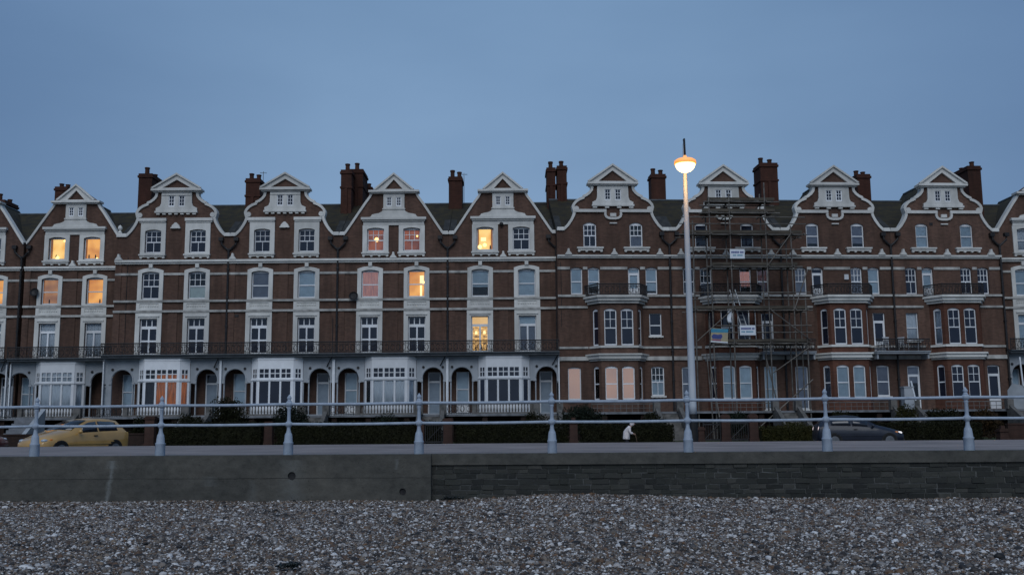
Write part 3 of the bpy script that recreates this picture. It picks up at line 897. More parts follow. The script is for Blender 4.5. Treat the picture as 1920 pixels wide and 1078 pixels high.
def brick_house(name, label, X, Y, rz, W, L, bx=0.08):
    root = tag(empty(name, (X, Y, 0), rz), label, 'house', 'terraced houses on the seafront')
    z_ap = 17.62
    half = CURVE
    e = (half[-1][0], half[-1][1] + 0.08)
    outer = [(-W, -0.5), (W, -0.5), (W, 13.33)] + half + [e, (0, z_ap - 0.12), (-e[0], e[1])] + mirror(half) + [(-W, 13.33)]
    T = [(-1.56, 12.10, 13.75, 0.42, 0.16), (1.50, 12.10, 13.75, 0.42, 0.16)]
    F2 = [(-2.48, 9.0, 10.78, 0.38, 0.10), (-1.35, 9.0, 10.78, 0.38, 0.10), (1.28, 8.86, 10.78, 0.38, 0.10), (2.44, 9.0, 10.78, 0.38, 0.10)]
    if L.get('mirror'):
        F2[1] = (-1.35, 8.86, 10.78, 0.38, 0.10)
        F2[2] = (1.28, 9.0, 10.78, 0.38, 0.10)
    side = []
    if 'f1r' in L: side.append((2.62, L['f1r'][2] if len(L['f1r']) > 2 else 6.28, 7.74, 0.40, 0.0, L['f1r'], 'f1'))
    if 'f1l' in L: side.append((-2.60, L['f1l'][2] if len(L['f1l']) > 2 else 6.28, 7.74, 0.40, 0.0, L['f1l'], 'f1'))
    if 'gr' in L: side.append((2.68, L['gr'][2] if len(L['gr']) > 2 else 2.42, 4.30, 0.42, 0.06, L['gr'], 'g'))
    if 'gl' in L: side.append((-2.72, L['gl'][2] if len(L['gl']) > 2 else 2.2, 4.28, 0.42, 0.06, L['gl'], 'g'))
    holes = [arch(c, a, b, h, r) for c, a, b, h, r in T + F2] + [arch(s[0], s[1], s[2], s[3], s[4]) for s in side]
    w = MB()
    w.plate(outer, holes, 0, 0.35)
    walls_behind(w, W, W)
    w.build('wall', 'brick', root)
    roof(root, W - 0.004, W - 0.004, z_ap, True)
    gable(root, True, z_ap)
    valley(root, W, W)
    # attic
    b = MB()
    holes = [rect(-0.55, -0.13, 15.22, 15.96), rect(0.13, 0.55, 15.22, 15.96)]
    b.plate([(-1.34, 14.94), (1.34, 14.94), (1.36, 15.10), (1.12, 15.22), (1.04, 15.42), (1.02, 16.19), (-1.02, 16.19), (-1.04, 15.42), (-1.12, 15.22), (-1.36, 15.10)], holes, -0.12, -0.003)
    b.box(-1.40, 1.40, -0.2, -0.003, 14.82, 14.94)
    for i in range(4):
        x = -1.2 + i * 0.8
        b.box(x - 0.14, x + 0.14, -0.15, -0.003, 14.70, 14.82)
    b.build('attic_surround', 'trim', root)
    for sx in (-1, 1):
        window(root, sx * 0.34, 15.22, 15.96, 0.21, 'attic', 'dark', y=-0.085)
    b = MB()
    for sx in (-1, 1):
        x0, x1 = sorted((sx * 0.44, sx * 2.56))
        b.box(x0, x1, -0.14, -0.003, 14.42, 14.62)
    pts = [(-0.58, 14.419), (-0.60, 14.28), (-0.54, 14.10), (-0.38, 13.98), (-0.18, 13.94), (0.18, 13.94), (0.38, 13.98), (0.54, 14.10), (0.60, 14.28), (0.58, 14.419)]
    b.strip(pts, 0.15, -0.13, -0.003)
    b.box(-0.20, 0.20, -0.12, -0.003, 14.14, 14.36)
    b.box(-0.24, 0.24, -0.10, -0.003, 13.66, 13.74)
    b.build('gable_band', 'trim', root)
    for (c, a, b_, h, r), lk in zip(T, L['top']):
        window(root, c, a, b_, h, lk[0], lk[1], r, y=0.08, sill=(0.87, 11.76, 12.095, 0.24))
    for (c, a, b_, h, r), lk in zip(F2, L['f2']):
        window(root, c, a, b_, h, lk[0], lk[1], r, y=0.14, name='french_window' if lk[0] == 'door' else 'window')
    for c, a, b_, h, r, lk, fl in side:
        window(root, c, a, b_, h, lk[0], lk[1], r, y=0.10, name='french_window' if lk[0] == 'door' else 'window',
               sill=None if lk[0] == 'door' else (h + 0.08, a - 0.14, a - 0.004, 0.12))
    b = MB()
    b.box(-W, W, -0.20, -0.002, 11.46, 11.58)
    b.box(-W, W, -0.12, -0.002, 11.36, 11.459)
    for x in (-3.0, 0.0, 3.0):
        finial(b, x, 11.58)
    b.build('cornice', 'trim', root)
    for x0, x1 in segs(-W, W, [(c - h - 0.04, c + h + 0.04) for c, a, b_, h, r in F2]):
        MB().box(x0, x1, -0.06, -0.002, 10.62, 10.80).build('string_course', 'trim_dirty', root)
    for x0, x1 in ((-W, -1.80), (1.80, W)):
        for y_, z0, z1 in ((0.09, 8.83, 8.97), (0.09, 8.08, 8.22), (0.08, 5.46, 5.60), (0.12, 4.70, 4.95)):
            MB().box(x0, x1, -y_, -0.002, z0, z1).build('string_course', 'trim_dirty', root)
    # two-storey canted bay
    hf, hb, p = 1.18, 1.74, 0.85
    by = MB(Matrix.Translation((bx, 0, 0)))
    facets = []
    plan = bayplan(hf, hb, p)
    for i in range(3):
        a_, c_ = Vector(plan[i]), Vector(plan[i + 1])
        Lg = (c_ - a_).length
        an = math.atan2(c_.y - a_.y, c_.x - a_.x)
        facets.append((Matrix.Translation((bx + a_.x, a_.y, 0)) @ Matrix.Rotation(an, 4, 'Z'), Lg))
    fw = []
    for k, (mx, Lg) in enumerate(facets):
        hs = []
        cs = (Lg / 2 - 0.54, Lg / 2 + 0.54) if k == 1 else (Lg / 2,)
        hw = 0.40 if k == 1 else 0.27
        for c in cs:
            for (a, b_, key) in ((5.62, 7.98, 'bay1'), (2.18, 4.30, 'bay0')):
                hs.append(arch(c, a, b_, hw, 0.12))
                fw.append((mx, c, a, b_, hw, key, k))
        sb = MB(mx)
        sb.plate(rect(0, Lg, 1.39, 8.30), hs, 0, 0.22)
        o = len(by.v)
        by.v += sb.v
        by.f += [[i + o for i in f] for f in sb.f]
    by.build('bay', 'brick_red' if L.get('redbay') else 'brick', root)
    for mx, c, a, b_, hw, key, k in fw:
        lk = L[key]
        if k != 1 and len(lk) > 2:
            lk = lk[2]
        elif k == 1 and len(lk) > 3 and c > hf:
            lk = lk[3]
        window(root, c, a, b_, hw, lk[0], lk[1], 0.12, y=0.07, mx=mx)
    b = MB(Matrix.Translation((bx, 0, 0)))
    for z0, z1, g in ((8.30, 8.46, 0.16), (8.46, 8.66, 0.30), (8.66, 8.80, 0.42)):
        b.prism(bayplan(hf, hb, p, -0.002, g), z0 + 0.001, z1)
    for z0, z1, g in ((4.64, 4.76, 0.10), (4.76, 4.98, 0.24), (4.98, 5.08, 0.34)):
        b.prism(bayplan(hf, hb, p, -0.002, g), z0 + 0.001, z1)
    for z0, z1, g in ((5.46, 5.60, 0.08),):
        b.prism(bayplan(hf, hb, p, -0.002, g), z0 + 0.001, z1)
    b.build('bay_cornice', 'trim', root)
    mxb = Matrix.Translation((bx, 0, 0))
    ironrail(mxb, bayplan(hf, hb, p, -0.01, 0.3), 8.80, 9.52, root)
    drainpipe(root, W - 0.05, 1.5)
    terrace(root, W, W, 1.38, L.get('stair', 2.7))
    b = MB()
    x0, x1 = bx - 2.0, bx + 2.0
    b.tube([(x0, -1.9, 1.88), (x1, -1.9, 1.88)], 0.03, 6)
    b.tube([(x0, -1.9, 1.62), (x1, -1.9, 1.62)], 0.018, 6)
    for i in range(12):
        x = x0 + (x1 - x0) * i / 11
        b.tube([(x, -1.9, 1.38), (x, -1.9, 1.9)], 0.018, 5)
    b.build('terrace_railing', 'step', root)
    if L.get('balcony'):
        s0, s1 = L['balcony']
        d = MB()
        d.box(s0, s1, -1.15, -0.13, 4.985, 5.10)
        d.box(s0, s1, -1.22, -0.13, 5.10, 5.16)
        for x in (s0 + 0.1, s1 - 0.1):
            d.box(x - 0.05, x + 0.05, -1.05, -0.13, 4.66, 4.984)
        bal = d.build('balcony', 'plaster', root)
        ironrail(I4, [(s0 + 0.02, -1.18), (s1 - 0.02, -1.18)], 5.16, 5.92, bal)
    return root

# looks
D2, D1, DF = ('six2', 'dark'), ('two', 'dark'), ('french', 'dark')
PC = ('two', [('curtain', 0.0, 1.0)])
PB = ('two', [('blind', 0.0, 1.0)])

HOUSES = {}
HOUSES['edge'] = white_house('terraced_house', 'white trimmed brick house cut off by the left edge of the photo', -36.8, 67.3, 3.3, 3.3, False,
    [D1, ('two', [('blind_grey', 0, 1)]), PB, ('two', [('lit_orange', 0, 1)]), ('french1', [('curtain', 0, 1)]), ('french1', [('curtain', 0, 1)])], bay=('curtain', 'curtain'))
HOUSES['A'] = white_house('terraced_house', 'straight gabled house with two orange lit windows under its gable, behind the gold car', -30.0, 67.3, 3.3, 3.9, False,
    [('one', [('lit_yellow', 0, 1), ('bulb', -0.1, 0.10, 0.14), ('bulb', 0.7, 0.86, 0.08), ('ornament', -0.25)]), ('one', [('lit_orange', 0, 1), ('bulb', 0.5, 0.06, 0.08), ('ornament', 0.3), ('ornament', -0.5)]),
     ('two', [('lit_dim', 0, 1), ('ornament', -0.2)]), ('two', [('lit_orange', 0, 1), ('ornament', 0.5)]),
     ('french1', [('curtain', 0, 1)]), ('french1', [('curtain', 0, 1)])], bay=('curtain', 'curtain'))
HOUSES['B'] = white_house('terraced_house', 'curly gabled house with orange curtains glowing in its ground floor bay', -22.3, 65, 3.9, 3.62, True,
    [D2, D2, D2, ('six1', [('blind_cream', 0.0, 0.5)]), DF, DF], z_ap=17.45, bay=('none', 'lit_curtain'), urn=True)
HOUSES['C'] = white_house('terraced_house', 'curly gabled house with dark bay panes and one pale blue blind on its second floor', -15.07, 65, 3.61, 3.62, True,
    [D2, D2, ('two', [('blind_grey', 0, 1)]), PB, DF, DF], z_ap=17.45)
HOUSES['D'] = white_house('terraced_house', 'straight gabled house with a round glowing bulb in a dark red top room', -7.82, 65, 3.62, 3.63, False,
    [('six2', [('lit_red', 0, 1), ('bulb', 0.08, 0.52, 0.15)]), ('six2', [('lit_red', 0, 0.9), ('bulb', 0.6, 0.66, 0.06)]),
     ('two', [('lit_rose', 0, 1)]), ('two', [('lit_orange', 0, 1), ('glow', 0.34, 0.78, 0.52, 0.80), ('bulb', 0.74, 0.55, 0.09), ('glow', 0.36, 0.60, 0.03, 0.44)]), DF, DF], bay=('dark', 'curtain'))
HOUSES['E'] = white_house('terraced_house', 'straight gabled house with a brightly lit french window above its arched veranda', -0.56, 65, 3.62, 3.55, False,
    [('one', [('lit_yellow', 0, 1), ('glow', -0.52, 0.10, 0.42, 0.58), ('bulb', -0.62, 0.17, 0.14), ('bulb', -0.05, 0.25, 0.13), ('ornament', 0.6)]), D2,
     ('two', [('blind', 0.36, 1.0)]), ('two', [('blind', 0.0, 1)]),
     ('french1', [('lit_cream', 0.75, 1.0), ('lit_kitchen', 0, 0.745), ('lampshade', -0.45, 0.55, 0.10), ('lampshade', 0.5, 0.56, 0.10), ('ornament', 0.2), ('ornament', 0.75), ('ornament', -0.5)]), ('french1', [('blind', 0.76, 1.0), ('blind_grey', 0.0, 0.7)])])
HOUSES['J'] = white_house('terraced_house', 'white trimmed brick house cut off by the right edge of the photo', 36.3, 67.0, 3.62, 3.5, False,
    [PC, PC, PB, PB, ('french1', [('blind', 0, 1)]), ('french1', [('blind', 0, 1)])], bay=('curtain', 'curtain'))

RZ = radians(3.3)
BW = 3.72
HOUSES['F'] = brick_house('terraced_house', 'red brick house with pink lit blinds in its ground floor bay', 6.68, 64.2, RZ, BW, {
    'top': [D2, ('six1', [('blind_grey', 0.05, 0.5)])],
    'f2': [('two', [('blind', 0, 1)]), ('two', [('blind', 0.3, 1)]), ('door', [('blind', 0.2, 1)]), ('two', [('blind', 0.14, 1)])],
    'f1r': ('two', 'dark'), 'gr': ('six2', [('blind', 0, 0.55)]), 'gl': ('one', [('lit_pink', 0, 1)]),
    'bay1': ('four2', 'dark', ('two', 'dark')), 'bay0': ('two', [('lit_pink', 0, 1), ('bulb', -0.7, 0.55, 0.05)], ('two', [('lit_pink', 0, 1)]), ('two', [('lit_pink', 0, 1)]))})
HOUSES['G'] = brick_house('terraced_house', 'red brick house wrapped in scaffolding behind the street lamp', 14.06, 64.62, RZ, BW, {
    'top': [D1, D1], 'mirror': True,
    'f2': [('two', 'dark'), ('six1', [('blind_grey', 0, 0.5)]), ('two', [('lit_rose', 0.3, 0.85)]), ('two', [('curtain_pink', 0, 1)])],
    'f1r': ('door', 'dark', 5.2), 'gr': ('two', [('blind', 0, 1)], 1.5), 'gl': ('two', [('blind_grey', 0, 1)]),
    'bay1': ('two', 'dark', ('two', 'dark')), 'bay0': ('two', [('blind', 0, 1)], ('two', 'dark'), ('two', [('blind', 0, 1)])), 'redbay': True,
    'balcony': (1.85, 5.35)}, bx=0.25)
HOUSES['H'] = brick_house('terraced_house', 'red brick house with a white framed balcony door, next to the scaffolded house', 21.51, 65.05, RZ, BW, {
    'top': [('two', [('blind_grey', 0.18, 1)]), ('two', [('blind_grey', 0.18, 1)])], 'mirror': True,
    'f2': [('six1', [('blind_grey', 0, 1)]), ('door', 'dark'), ('six1', [('blind_grey', 0, 1)]), PB],
    'f1r': ('door', 'dark', 5.2), 'gr': ('two', [('blind_grey', 0, 1)], 2.3), 'gl': ('two', [('blind_grey', 0, 1)], 1.5),
    'bay1': ('four2', 'dark', ('two', 'dark')), 'bay0': ('two', [('blind', 0, 1)], ('two', [('blind_grey', 0, 1)]), ('two', [('blind', 0, 1)])), 'redbay': True,
    'balcony': (1.85, 5.40)}, bx=0.22)
HOUSES['I'] = brick_house('terraced_house', 'red brick house with plain pale top windows, second from the right edge of the photo', 28.96, 65.5, RZ, BW, {
    'top': [PB, PB], 'mirror': True,
    'f2': [D2, ('door', [('blind', 0.2, 1)]), D2, D2],
    'f1l': ('two', [('curtain', 0, 1)], 5.9), 'gr': ('door', 'dark', 1.45), 'gl': ('door', [('blind_grey', 0.6, 1)], 1.45),
    'bay1': ('four2', 'dark', ('two', [('curtain', 0, 1)])), 'bay0': ('four2', 'dark', ('two', 'dark')), 'redbay': True}, bx=0.35)

def stack(key, px, ptop, w, d, pots, style=0, Y=70.2, tall=0.5, dx=0.0):
    h = HOUSES[key]
    x, z = at(px, ptop, Y)
    p = h.matrix_basis.inverted() @ Vector((x, Y, z))
    chimney(h, p.x + dx, w, d, p.z, p.y, pots, style, tall=tall)

stack('edge', 10, 368, 1.0, 2.0, (1, 2), Y=73)
stack('A', 122, 345, 0.9, 1.2, (2, 1), Y=73, tall=0.35)
stack('B', 284, 320, 0.95, 2.2, (1, 2), 0, Y=70.2)
stack('B', 479, 326, 1.0, 1.3, (2, 1), 1, Y=70.2)
stack('C', 652, 308, 0.75, 1.1, (1, 1), 1, Y=69.4, tall=0.55)
stack('C', 673, 312, 0.95, 2.2, (1, 2), 1, Y=71.2)
stack('C', 692, 345, 0.55, 0.6, (1, 1), 0, Y=73.0, tall=0.3)
stack('D', 855, 320, 0.95, 1.6, (2, 1), 0, tall=0.65)
stack('E', 1032, 304, 0.62, 1.8, (1, 1), 1, tall=0.65)
stack('E', 1052, 303, 0.68, 1.8, (1, 1), 1, Y=70.0, tall=0.55)
stack('F', 1231, 317, 1.05, 1.0, (2, 1), 0, tall=0.5)
stack('G', 1434, 297, 1.25, 1.6, (2, 1), 1, tall=0.55)
stack('H', 1611, 321, 0.95, 1.4, (2, 1), 0, tall=0.4)
stack('I', 1812, 309, 0.95, 2.0, (1, 2), 0, tall=0.35)
for key, px, py in (('B', 494, 322), ('D', 870, 325)):
    h = HOUSES[key]
    x, z = at(px, py, 70.5)
    p = h.matrix_basis.inverted() @ Vector((x, 70.5, z))
    b = MB()
    b.tube([(p.x, p.y, p.z - 2.6), (p.x, p.y, p.z)], 0.02, 5)
    b.tube([(p.x - 0.25, p.y, p.z - 0.1), (p.x + 0.25, p.y, p.z - 0.1)], 0.012, 4)
    for k in range(5):
        b.tube([(p.x - 0.2 + 0.1 * k, p.y - 0.2, p.z - 0.1), (p.x - 0.2 + 0.1 * k, p.y + 0.2, p.z - 0.1)], 0.008, 4)
    b.build('aerial', 'steel', h)

# ------------------------------------------------------------------ scaffolding on the house behind the lamp
SC = tag(empty('scaffolding', (14.06, 64.62, 0), RZ), 'tube and board scaffolding covering one house front behind the street lamp', 'scaffolding')
def zl(py, px=1370, Y=62.4):
    return at(px, py, Y)[1]
YF, YB = -2.55, -1.55
POLES = [(-2.75, 416), (-1.65, 372), (-0.35, 366), (1.95, 345), (3.55, 425), (4.3, 560)]
for x, top in POLES:
    for y in (YF, YB):
        z = zl(top) - (0.5 if y == YB else 0)
        b = MB().tube([(x, y, -0.34), (x, y, z)], 0.045, 8)
        b.box(x - 0.08, x + 0.08, y - 0.08, y + 0.08, -0.345, -0.33)
        b.build('standard', 'steel', SC)
LV = [(379, -1.75, 2.6), (400, -2.1, 2.6), (440, -3.4, 4.3), (500, -1.7, 3.9), (581, -3.1, 4.4), (643, -1.4, 4.4)]
for py, x0, x1 in LV:
    z = zl(py)
    b = MB()
    for k in range(4):
        y = YF + 0.06 + k * 0.245
        b.box(x0 + 0.07 * (k % 2), x1 - 0.05 * ((k + 1) % 3), y, y + 0.225, z, z + 0.045)
    b.box(x0, x1, YF + 0.002, YF + 0.035, z + 0.046, z + 0.22)
    b.build('platform_board', 'board', SC)
    b = MB()
    for y in (YF - 0.05, YB + 0.05):
        b.tube([(x0 - 0.25, y, z - 0.07), (x1 + 0.3, y, z - 0.07)], 0.042, 6)
    if py > 420:
        b.tube([(x0 - 0.2, YF - 0.05, z + 0.62), (x1 + 0.25, YF - 0.05, z + 0.62)], 0.035, 6)
        b.tube([(x0 - 0.1, YF - 0.05, z + 1.05), (x1 + 0.2, YF - 0.05, z + 1.05)], 0.035, 6)
    for x, top in POLES:
        if x0 - 0.3 < x < x1 + 0.3:
            b.tube([(x + 0.06, YF - 0.2, z - 0.02), (x + 0.06, YB + 1.1, z - 0.02)], 0.04, 6)
    b.build('ledger', 'steel', SC)
b = MB()
for p, q in (((1.95, zl(500)), (3.55, zl(440))), ((3.55, zl(581)), (4.5, zl(508))), ((1.95, zl(581)), (4.5, zl(640))), ((2.0, zl(700)), (4.6, zl(648))), ((-2.7, zl(640)), (-0.4, zl(581))), ((0.9, 0.3), (4.5, 3.3)), ((2.6, -0.3), (1.6, 4.6))):
    b.tube([(p[0], YF - 0.09, p[1]), (q[0], YF - 0.09, q[1])], 0.035, 6)
b.build('brace', 'steel', SC)
b = MB()
b.tube([(-1.85, YF - 0.1, -0.34), (-2.15, YF - 0.1, 4.9)], 0.04, 6)
b.tube([(-1.55, YF - 1.0, -0.34), (-1.95, YF - 0.15, 4.2)], 0.04, 6)
b.build('raking_pole', 'steel', SC)

def gpt(px, py, Y):
    x, z = at(px, py, Y)
    return Vector((x, Y, z))

def board_sign(label, px, py, w, h, Y, rows, tilt=0.0):
    p = gpt(px, py, Y)
    r = tag(empty('sign_board', p, RZ), label, 'sign')
    r.rotation_euler = (0, tilt, RZ)
    MB().box(-w / 2, w / 2, 0, 0.02, -h / 2, h / 2).build('board', 'sign_white', r)
    for m, z, hh, words in rows:
        b = MB()
        for a, c in words:
            x = a * w / 2
            while x < c * w / 2 - 0.02:
                lw = random.uniform(0.035, 0.055)
                b.box(x, min(x + lw, c * w / 2), -0.004, -0.0005, z * h / 2, z * h / 2 + hh)
                x += lw + 0.014
        b.build('lettering', m, r)
    return r
board_sign('white lettered sign high on the scaffolding, below the top windows', 1382.5, 476, 0.94, 0.60, 61.9,
           [('sign_blue', 0.12, 0.13, [(-0.82, 0.28), (0.38, 0.85)]), ('sign_cyan', -0.45, 0.09, [(-0.6, -0.15), (0.0, 0.7)])])
board_sign('white lettered sign low on the scaffolding, beside the colourful poster', 1402, 619, 1.0, 0.62, 61.9,
           [('sign_blue', 0.12, 0.13, [(-0.85, 0.45), (0.55, 0.86)]), ('sign_cyan', -0.45, 0.09, [(-0.8, -0.3), (-0.2, 0.7)])])
p = gpt(1349, 629, 61.9)
r = tag(empty('poster_board', p, RZ), 'colourful blue and tan poster board leaning on the scaffolding rail', 'poster')
r.rotation_euler = (0, radians(4), RZ)
MB().box(-0.54, 0.54, 0, 0.02, -0.44, 0.44).build('board', 'sign_tan', r)
MB().plate([(-0.54, 0.16), (0.54, 0.22), (0.54, 0.44), (-0.54, 0.40)], [], -0.006, -0.001).build('printed_sky', 'sign_cyan', r)
MB().plate([(-0.44, -0.22), (-0.5, -0.05), (-0.36, 0.08), (-0.1, 0.04), (0.12, 0.10), (0.2, -0.05), (0.1, -0.22)], [], -0.006, -0.001).build('printed_picture', 'sign_blue', r)
MB().box(-0.45, 0.1, -0.006, -0.001, -0.34, -0.25).build('printed_caption', 'sign_pink', r)
MB().box(-0.54, 0.54, -0.006, -0.001, -0.44, -0.36).build('printed_border', 'sign_white', r)
# ladder from the lower to the upper lift
r = tag(empty('ladder', gpt(1404, 640, 62.4), RZ), 'silver ladder leaning between two lifts of the scaffolding', 'ladder')
b = MB()
for o in (-0.17, 0.17):
    b.tube([(o, 0, 0), (o - 0.78, 0.5, 3.35)], 0.035, 6)
b.build('stile', 'alu', r)
b = MB()
for k in range(1, 12):
    t = k / 12
    b.tube([(-0.17 - 0.78 * t, 0.5 * t, 3.35 * t), (0.17 - 0.78 * t, 0.5 * t, 3.35 * t)], 0.024, 5)
b.build('rung', 'alu', r)
b = MB()
pr = gpt(1368, 598, 62.0)
n = 8
vs, fs = [], []
for i in range(n + 1):
    z = -0.85 * i / n
    for k, x in enumerate((-0.13, -0.05, 0.04, 0.12)):
        vs.append((x + 0.03 * sin(i * 0.9), 0.035 * sin(i * 1.3 + k * 1.7), z))
for i in range(n):
    for k in range(3):
        a = i * 4 + k
        fs.append((a, a + 1, a + 5, a + 4))
b.add(vs, fs)
o = b.build('dust_sheet', 'sign_white', None, smooth=True)
o.location = pr + Vector((0, 0, 0.6))
sm = o.modifiers.new('thickness', 'SOLIDIFY'); sm.thickness = 0.01
tag(o, 'crumpled pale sheet hanging from a scaffold tube above the poster', 'sheet')

# ------------------------------------------------------------------ things on the balconies
def chair(name, label, cat, loc, rz):
    r = tag(empty(name, loc, rz), label, cat)
    MB().box(-0.24, 0.24, -0.23, 0.23, 0.41, 0.45).build('seat', 'plastic_white', r, bevel=0.012)
    b = MB()
    for k in range(5):
        b.box(-0.22 + k * 0.092, -0.15 + k * 0.092, 0.215, 0.245, 0.452, 0.86)
    b.box(-0.25, 0.25, 0.205, 0.255, 0.861, 0.92)
    b.build('backrest', 'plastic_white', r)
    for sx in (-1, 1):
        for sy in (-1, 1):
            MB().tube([(sx * 0.23, sy * 0.22, 0), (sx * 0.2, sy * 0.19, 0.41)], 0.024, 6).build('leg', 'plastic_white', r)
        MB().tube([(sx * 0.25, 0.22, 0.66), (sx * 0.26, -0.2, 0.64), (sx * 0.22, -0.2, 0.45)], 0.022, 6).build('armrest', 'plastic_white', r)
    return r
HB = HOUSES['H']
def onH(x, y, z):
    return HB.matrix_basis @ Vector((x, y, z))
chair('garden_chair', 'white plastic chair in front of the balcony door right of the rounded bay', 'chair', onH(2.55, -0.62, 5.16), radians(200))
chair('garden_chair', 'white plastic chair beside the round table on the long balcony', 'chair', onH(3.9, -0.60, 5.16), radians(120))
r = tag(empty('garden_table', onH(4.85, -0.62, 5.16)), 'small round table on the long first floor balcony', 'table')
MB().lathe([(0.36, 0.70), (0.36, 0.73)], n=18).build('tabletop', 'plastic_white', r)
MB().tube([(0, 0, 0.03), (0, 0, 0.70)], 0.035, 8).build('pedestal', 'plastic_white', r)
MB().lathe([(0.2, 0), (0.2, 0.03)], n=14).build('base', 'plastic_white', r)

# ------------------------------------------------------------------ foliage
def leafmesh(boxes, n, size, seed, core=True):
    """leaf clumps through ellipsoids / boxes: (kind, cx, cy, cz, rx, ry, rz)"""
    rnd = random.Random(seed)
    b = MB()
    tot = sum(k[4] * k[6] for k in boxes)
    for kd, cx, cy, cz, rx, ry, rz in boxes:
        m = int(n * rx * rz / tot)
        for i in range(m):
            if kd == 'e':
                u, v, w = rnd.gauss(0, 1), rnd.gauss(0, 1), rnd.gauss(0, 1)
                L = math.sqrt(u * u + v * v + w * w) + 1e-6
                k = rnd.random() ** 0.35 * (1 + 0.28 * noise.noise((u / L * 1.7 + cx, v / L * 1.7, w / L * 1.7 + cz)) + 0.1 * rnd.random())
                p = Vector((cx + rx * u / L * k, cy + ry * v / L * k, cz + rz * w / L * k))
            else:
                x = rnd.uniform(-1, 1)
                f = rnd.random()
                top = 1 + 0.10 * noise.noise(((cx + rx * x) * 1.1, seed, 0)) + 0.09 * noise.noise(((cx + rx * x) * 3.7, seed, 5))
                if f < 0.5:
                    p = Vector((cx + rx * x, cy - ry * (1 + 0.25 * noise.noise(((cx + rx * x) * 2, rnd.random() * 2, seed))) + rnd.uniform(-0.05, 0.10), cz + rz * rnd.uniform(-1, 1) * top))
                else:
                    p = Vector((cx + rx * x, cy + ry * rnd.uniform(-1, 1), cz + rz * top + abs(rnd.gauss(0, 0.075)) - 0.02))
            s = size * rnd.uniform(0.6, 1.35)
            d = Vector((rnd.gauss(0, 1), rnd.gauss(0, 1), rnd.gauss(0, 0.8))).normalized()
            e = d.orthogonal().normalized()
            e = (Matrix.Rotation(rnd.uniform(0, 6.28), 3, d) @ e)
            g = d.cross(e)
            b.add([p - e * s, p + g * s * 0.45, p + e * s, p - g * s * 0.45], [(0, 1, 2, 3)])
    if core:
        for kd, cx, cy, cz, rx, ry, rz in boxes:
            if kd == 'b':
                k = max(2, int(rx * 3))
                vs, fs = [], []
                for i in range(k + 1):
                    x = cx - rx * 0.97 + 1.94 * rx * i / k
                    t = cz + rz * (0.86 + 0.10 * noise.noise((x * 1.1, seed, 0)))
                    vs += [(x, cy - ry * 0.8, cz - rz), (x, cy - ry * 0.8, t), (x, cy + ry * 0.8, t), (x, cy + ry * 0.8, cz - rz)]
                for i in range(k):
                    a = 4 * i
                    fs += [(a, a + 4, a + 5, a + 1), (a + 1, a + 5, a + 6, a + 2), (a + 2, a + 6, a + 7, a + 3)]
                fs += [(0, 1, 2, 3), (4 * k, 4 * k + 3, 4 * k + 2, 4 * k + 1)]
                b.add(vs, fs)
    return b

HEDGES = [  # left px, right px, top px, material, label
    (300, 494, 797, 'leaf', 'clipped dark hedge right of the gold car, behind the second railing post'),
    (518, 832, 796, 'leaf', 'longest clipped dark hedge, between the brick pillar and the garden gate'),
    (852, 1066, 800, 'leaf', 'clipped dark hedge in front of the last arched veranda'),
    (1086, 1262, 800, 'leaf', 'clipped dark hedge behind the person in the pale coat'),
    (1424, 1530, 804, 'leaf_olive', 'olive hedge between the arched brick pillar and the dark blue car'),
    (1590, 1836, 797, 'leaf', 'clipped dark hedge behind the bonnet of the dark blue car')]
HEDGES[4] = (1424, 1586, 804, 'leaf_olive', HEDGES[4][4])
for i, (a, c, t, m, lb) in enumerate(HEDGES):
    Y = 50.2
    x0, x1 = at(a, 800, Y)[0], at(c, 800, Y)[0]
    zt = at((a + c) / 2, t, Y)[1]
    zb = -0.40
    o = leafmesh([('b', 0, 0, 0, (x1 - x0) / 2, 0.38, (zt - zb) / 2)], int(1500 * (x1 - x0)), 0.05, 10 + i).build('hedge', m)
    o.location = ((x0 + x1) / 2, Y, (zt + zb) / 2)
    tag(o, lb, 'hedge', 'clipped hedges along the front gardens')

SHRUBS = [ # px, top px, half width px, Y, material, label
    (432, 742, 40, 54.0, 'leaf', 'broad dark shrub behind the hedge right of the gold car'),
    (548, 757, 38, 53.0, 'leaf_green', 'dense rounded dark shrub behind the third railing post'),
    (655, 789, 44, 52.0, 'leaf_olive', 'low yellowish olive shrub showing over the longest hedge'),
    (1095, 757, 54, 53.5, 'leaf_green', 'wide dark bluish shrub in front of the pink lit bay'),
    (1145, 793, 34, 51.6, 'leaf_brown', 'low russet shrub just left of the person in the pale coat'),
    (1225, 770, 30, 54.5, 'leaf', 'dark shrub at the foot of the terrace left of the lamp post'),
    (1482, 786, 42, 51.8, 'leaf_olive', 'straggly olive shrub above the olive hedge'),
    (1700, 757, 24, 55.0, 'leaf_olive', 'yellowish upright shrub below the white plant pot stand'),
    (1770, 762, 44, 54.5, 'leaf', 'loose dark shrub left of the rightmost railing post'),
    (262, 782, 22, 53.0, 'leaf', 'small dark shrub behind the rear of the gold car'),
    (920, 789, 46, 53.0, 'leaf_olive', 'low olive shrub below the white balustrade nearest the garden pillar'),
    (362, 772, 34, 56.0, 'leaf', 'dark shrub below the orange curtained bay window'),
    (720, 774, 40, 57.0, 'leaf_green', 'dark shrub below the bay left of the fourth railing post'),
    (1002, 774, 26, 56.0, 'leaf', 'dark shrub just left of the wide bluish shrub'),
    (1385, 770, 44, 57.0, 'leaf_green', 'dark shrub behind the two round topped pillars'),
    (1585, 768, 40, 57.0, 'leaf', 'dark shrub behind the roof of the dark blue car'),
    (1852, 765, 34, 57.0, 'leaf_brown', 'russet dark shrub right of the rightmost railing post')]
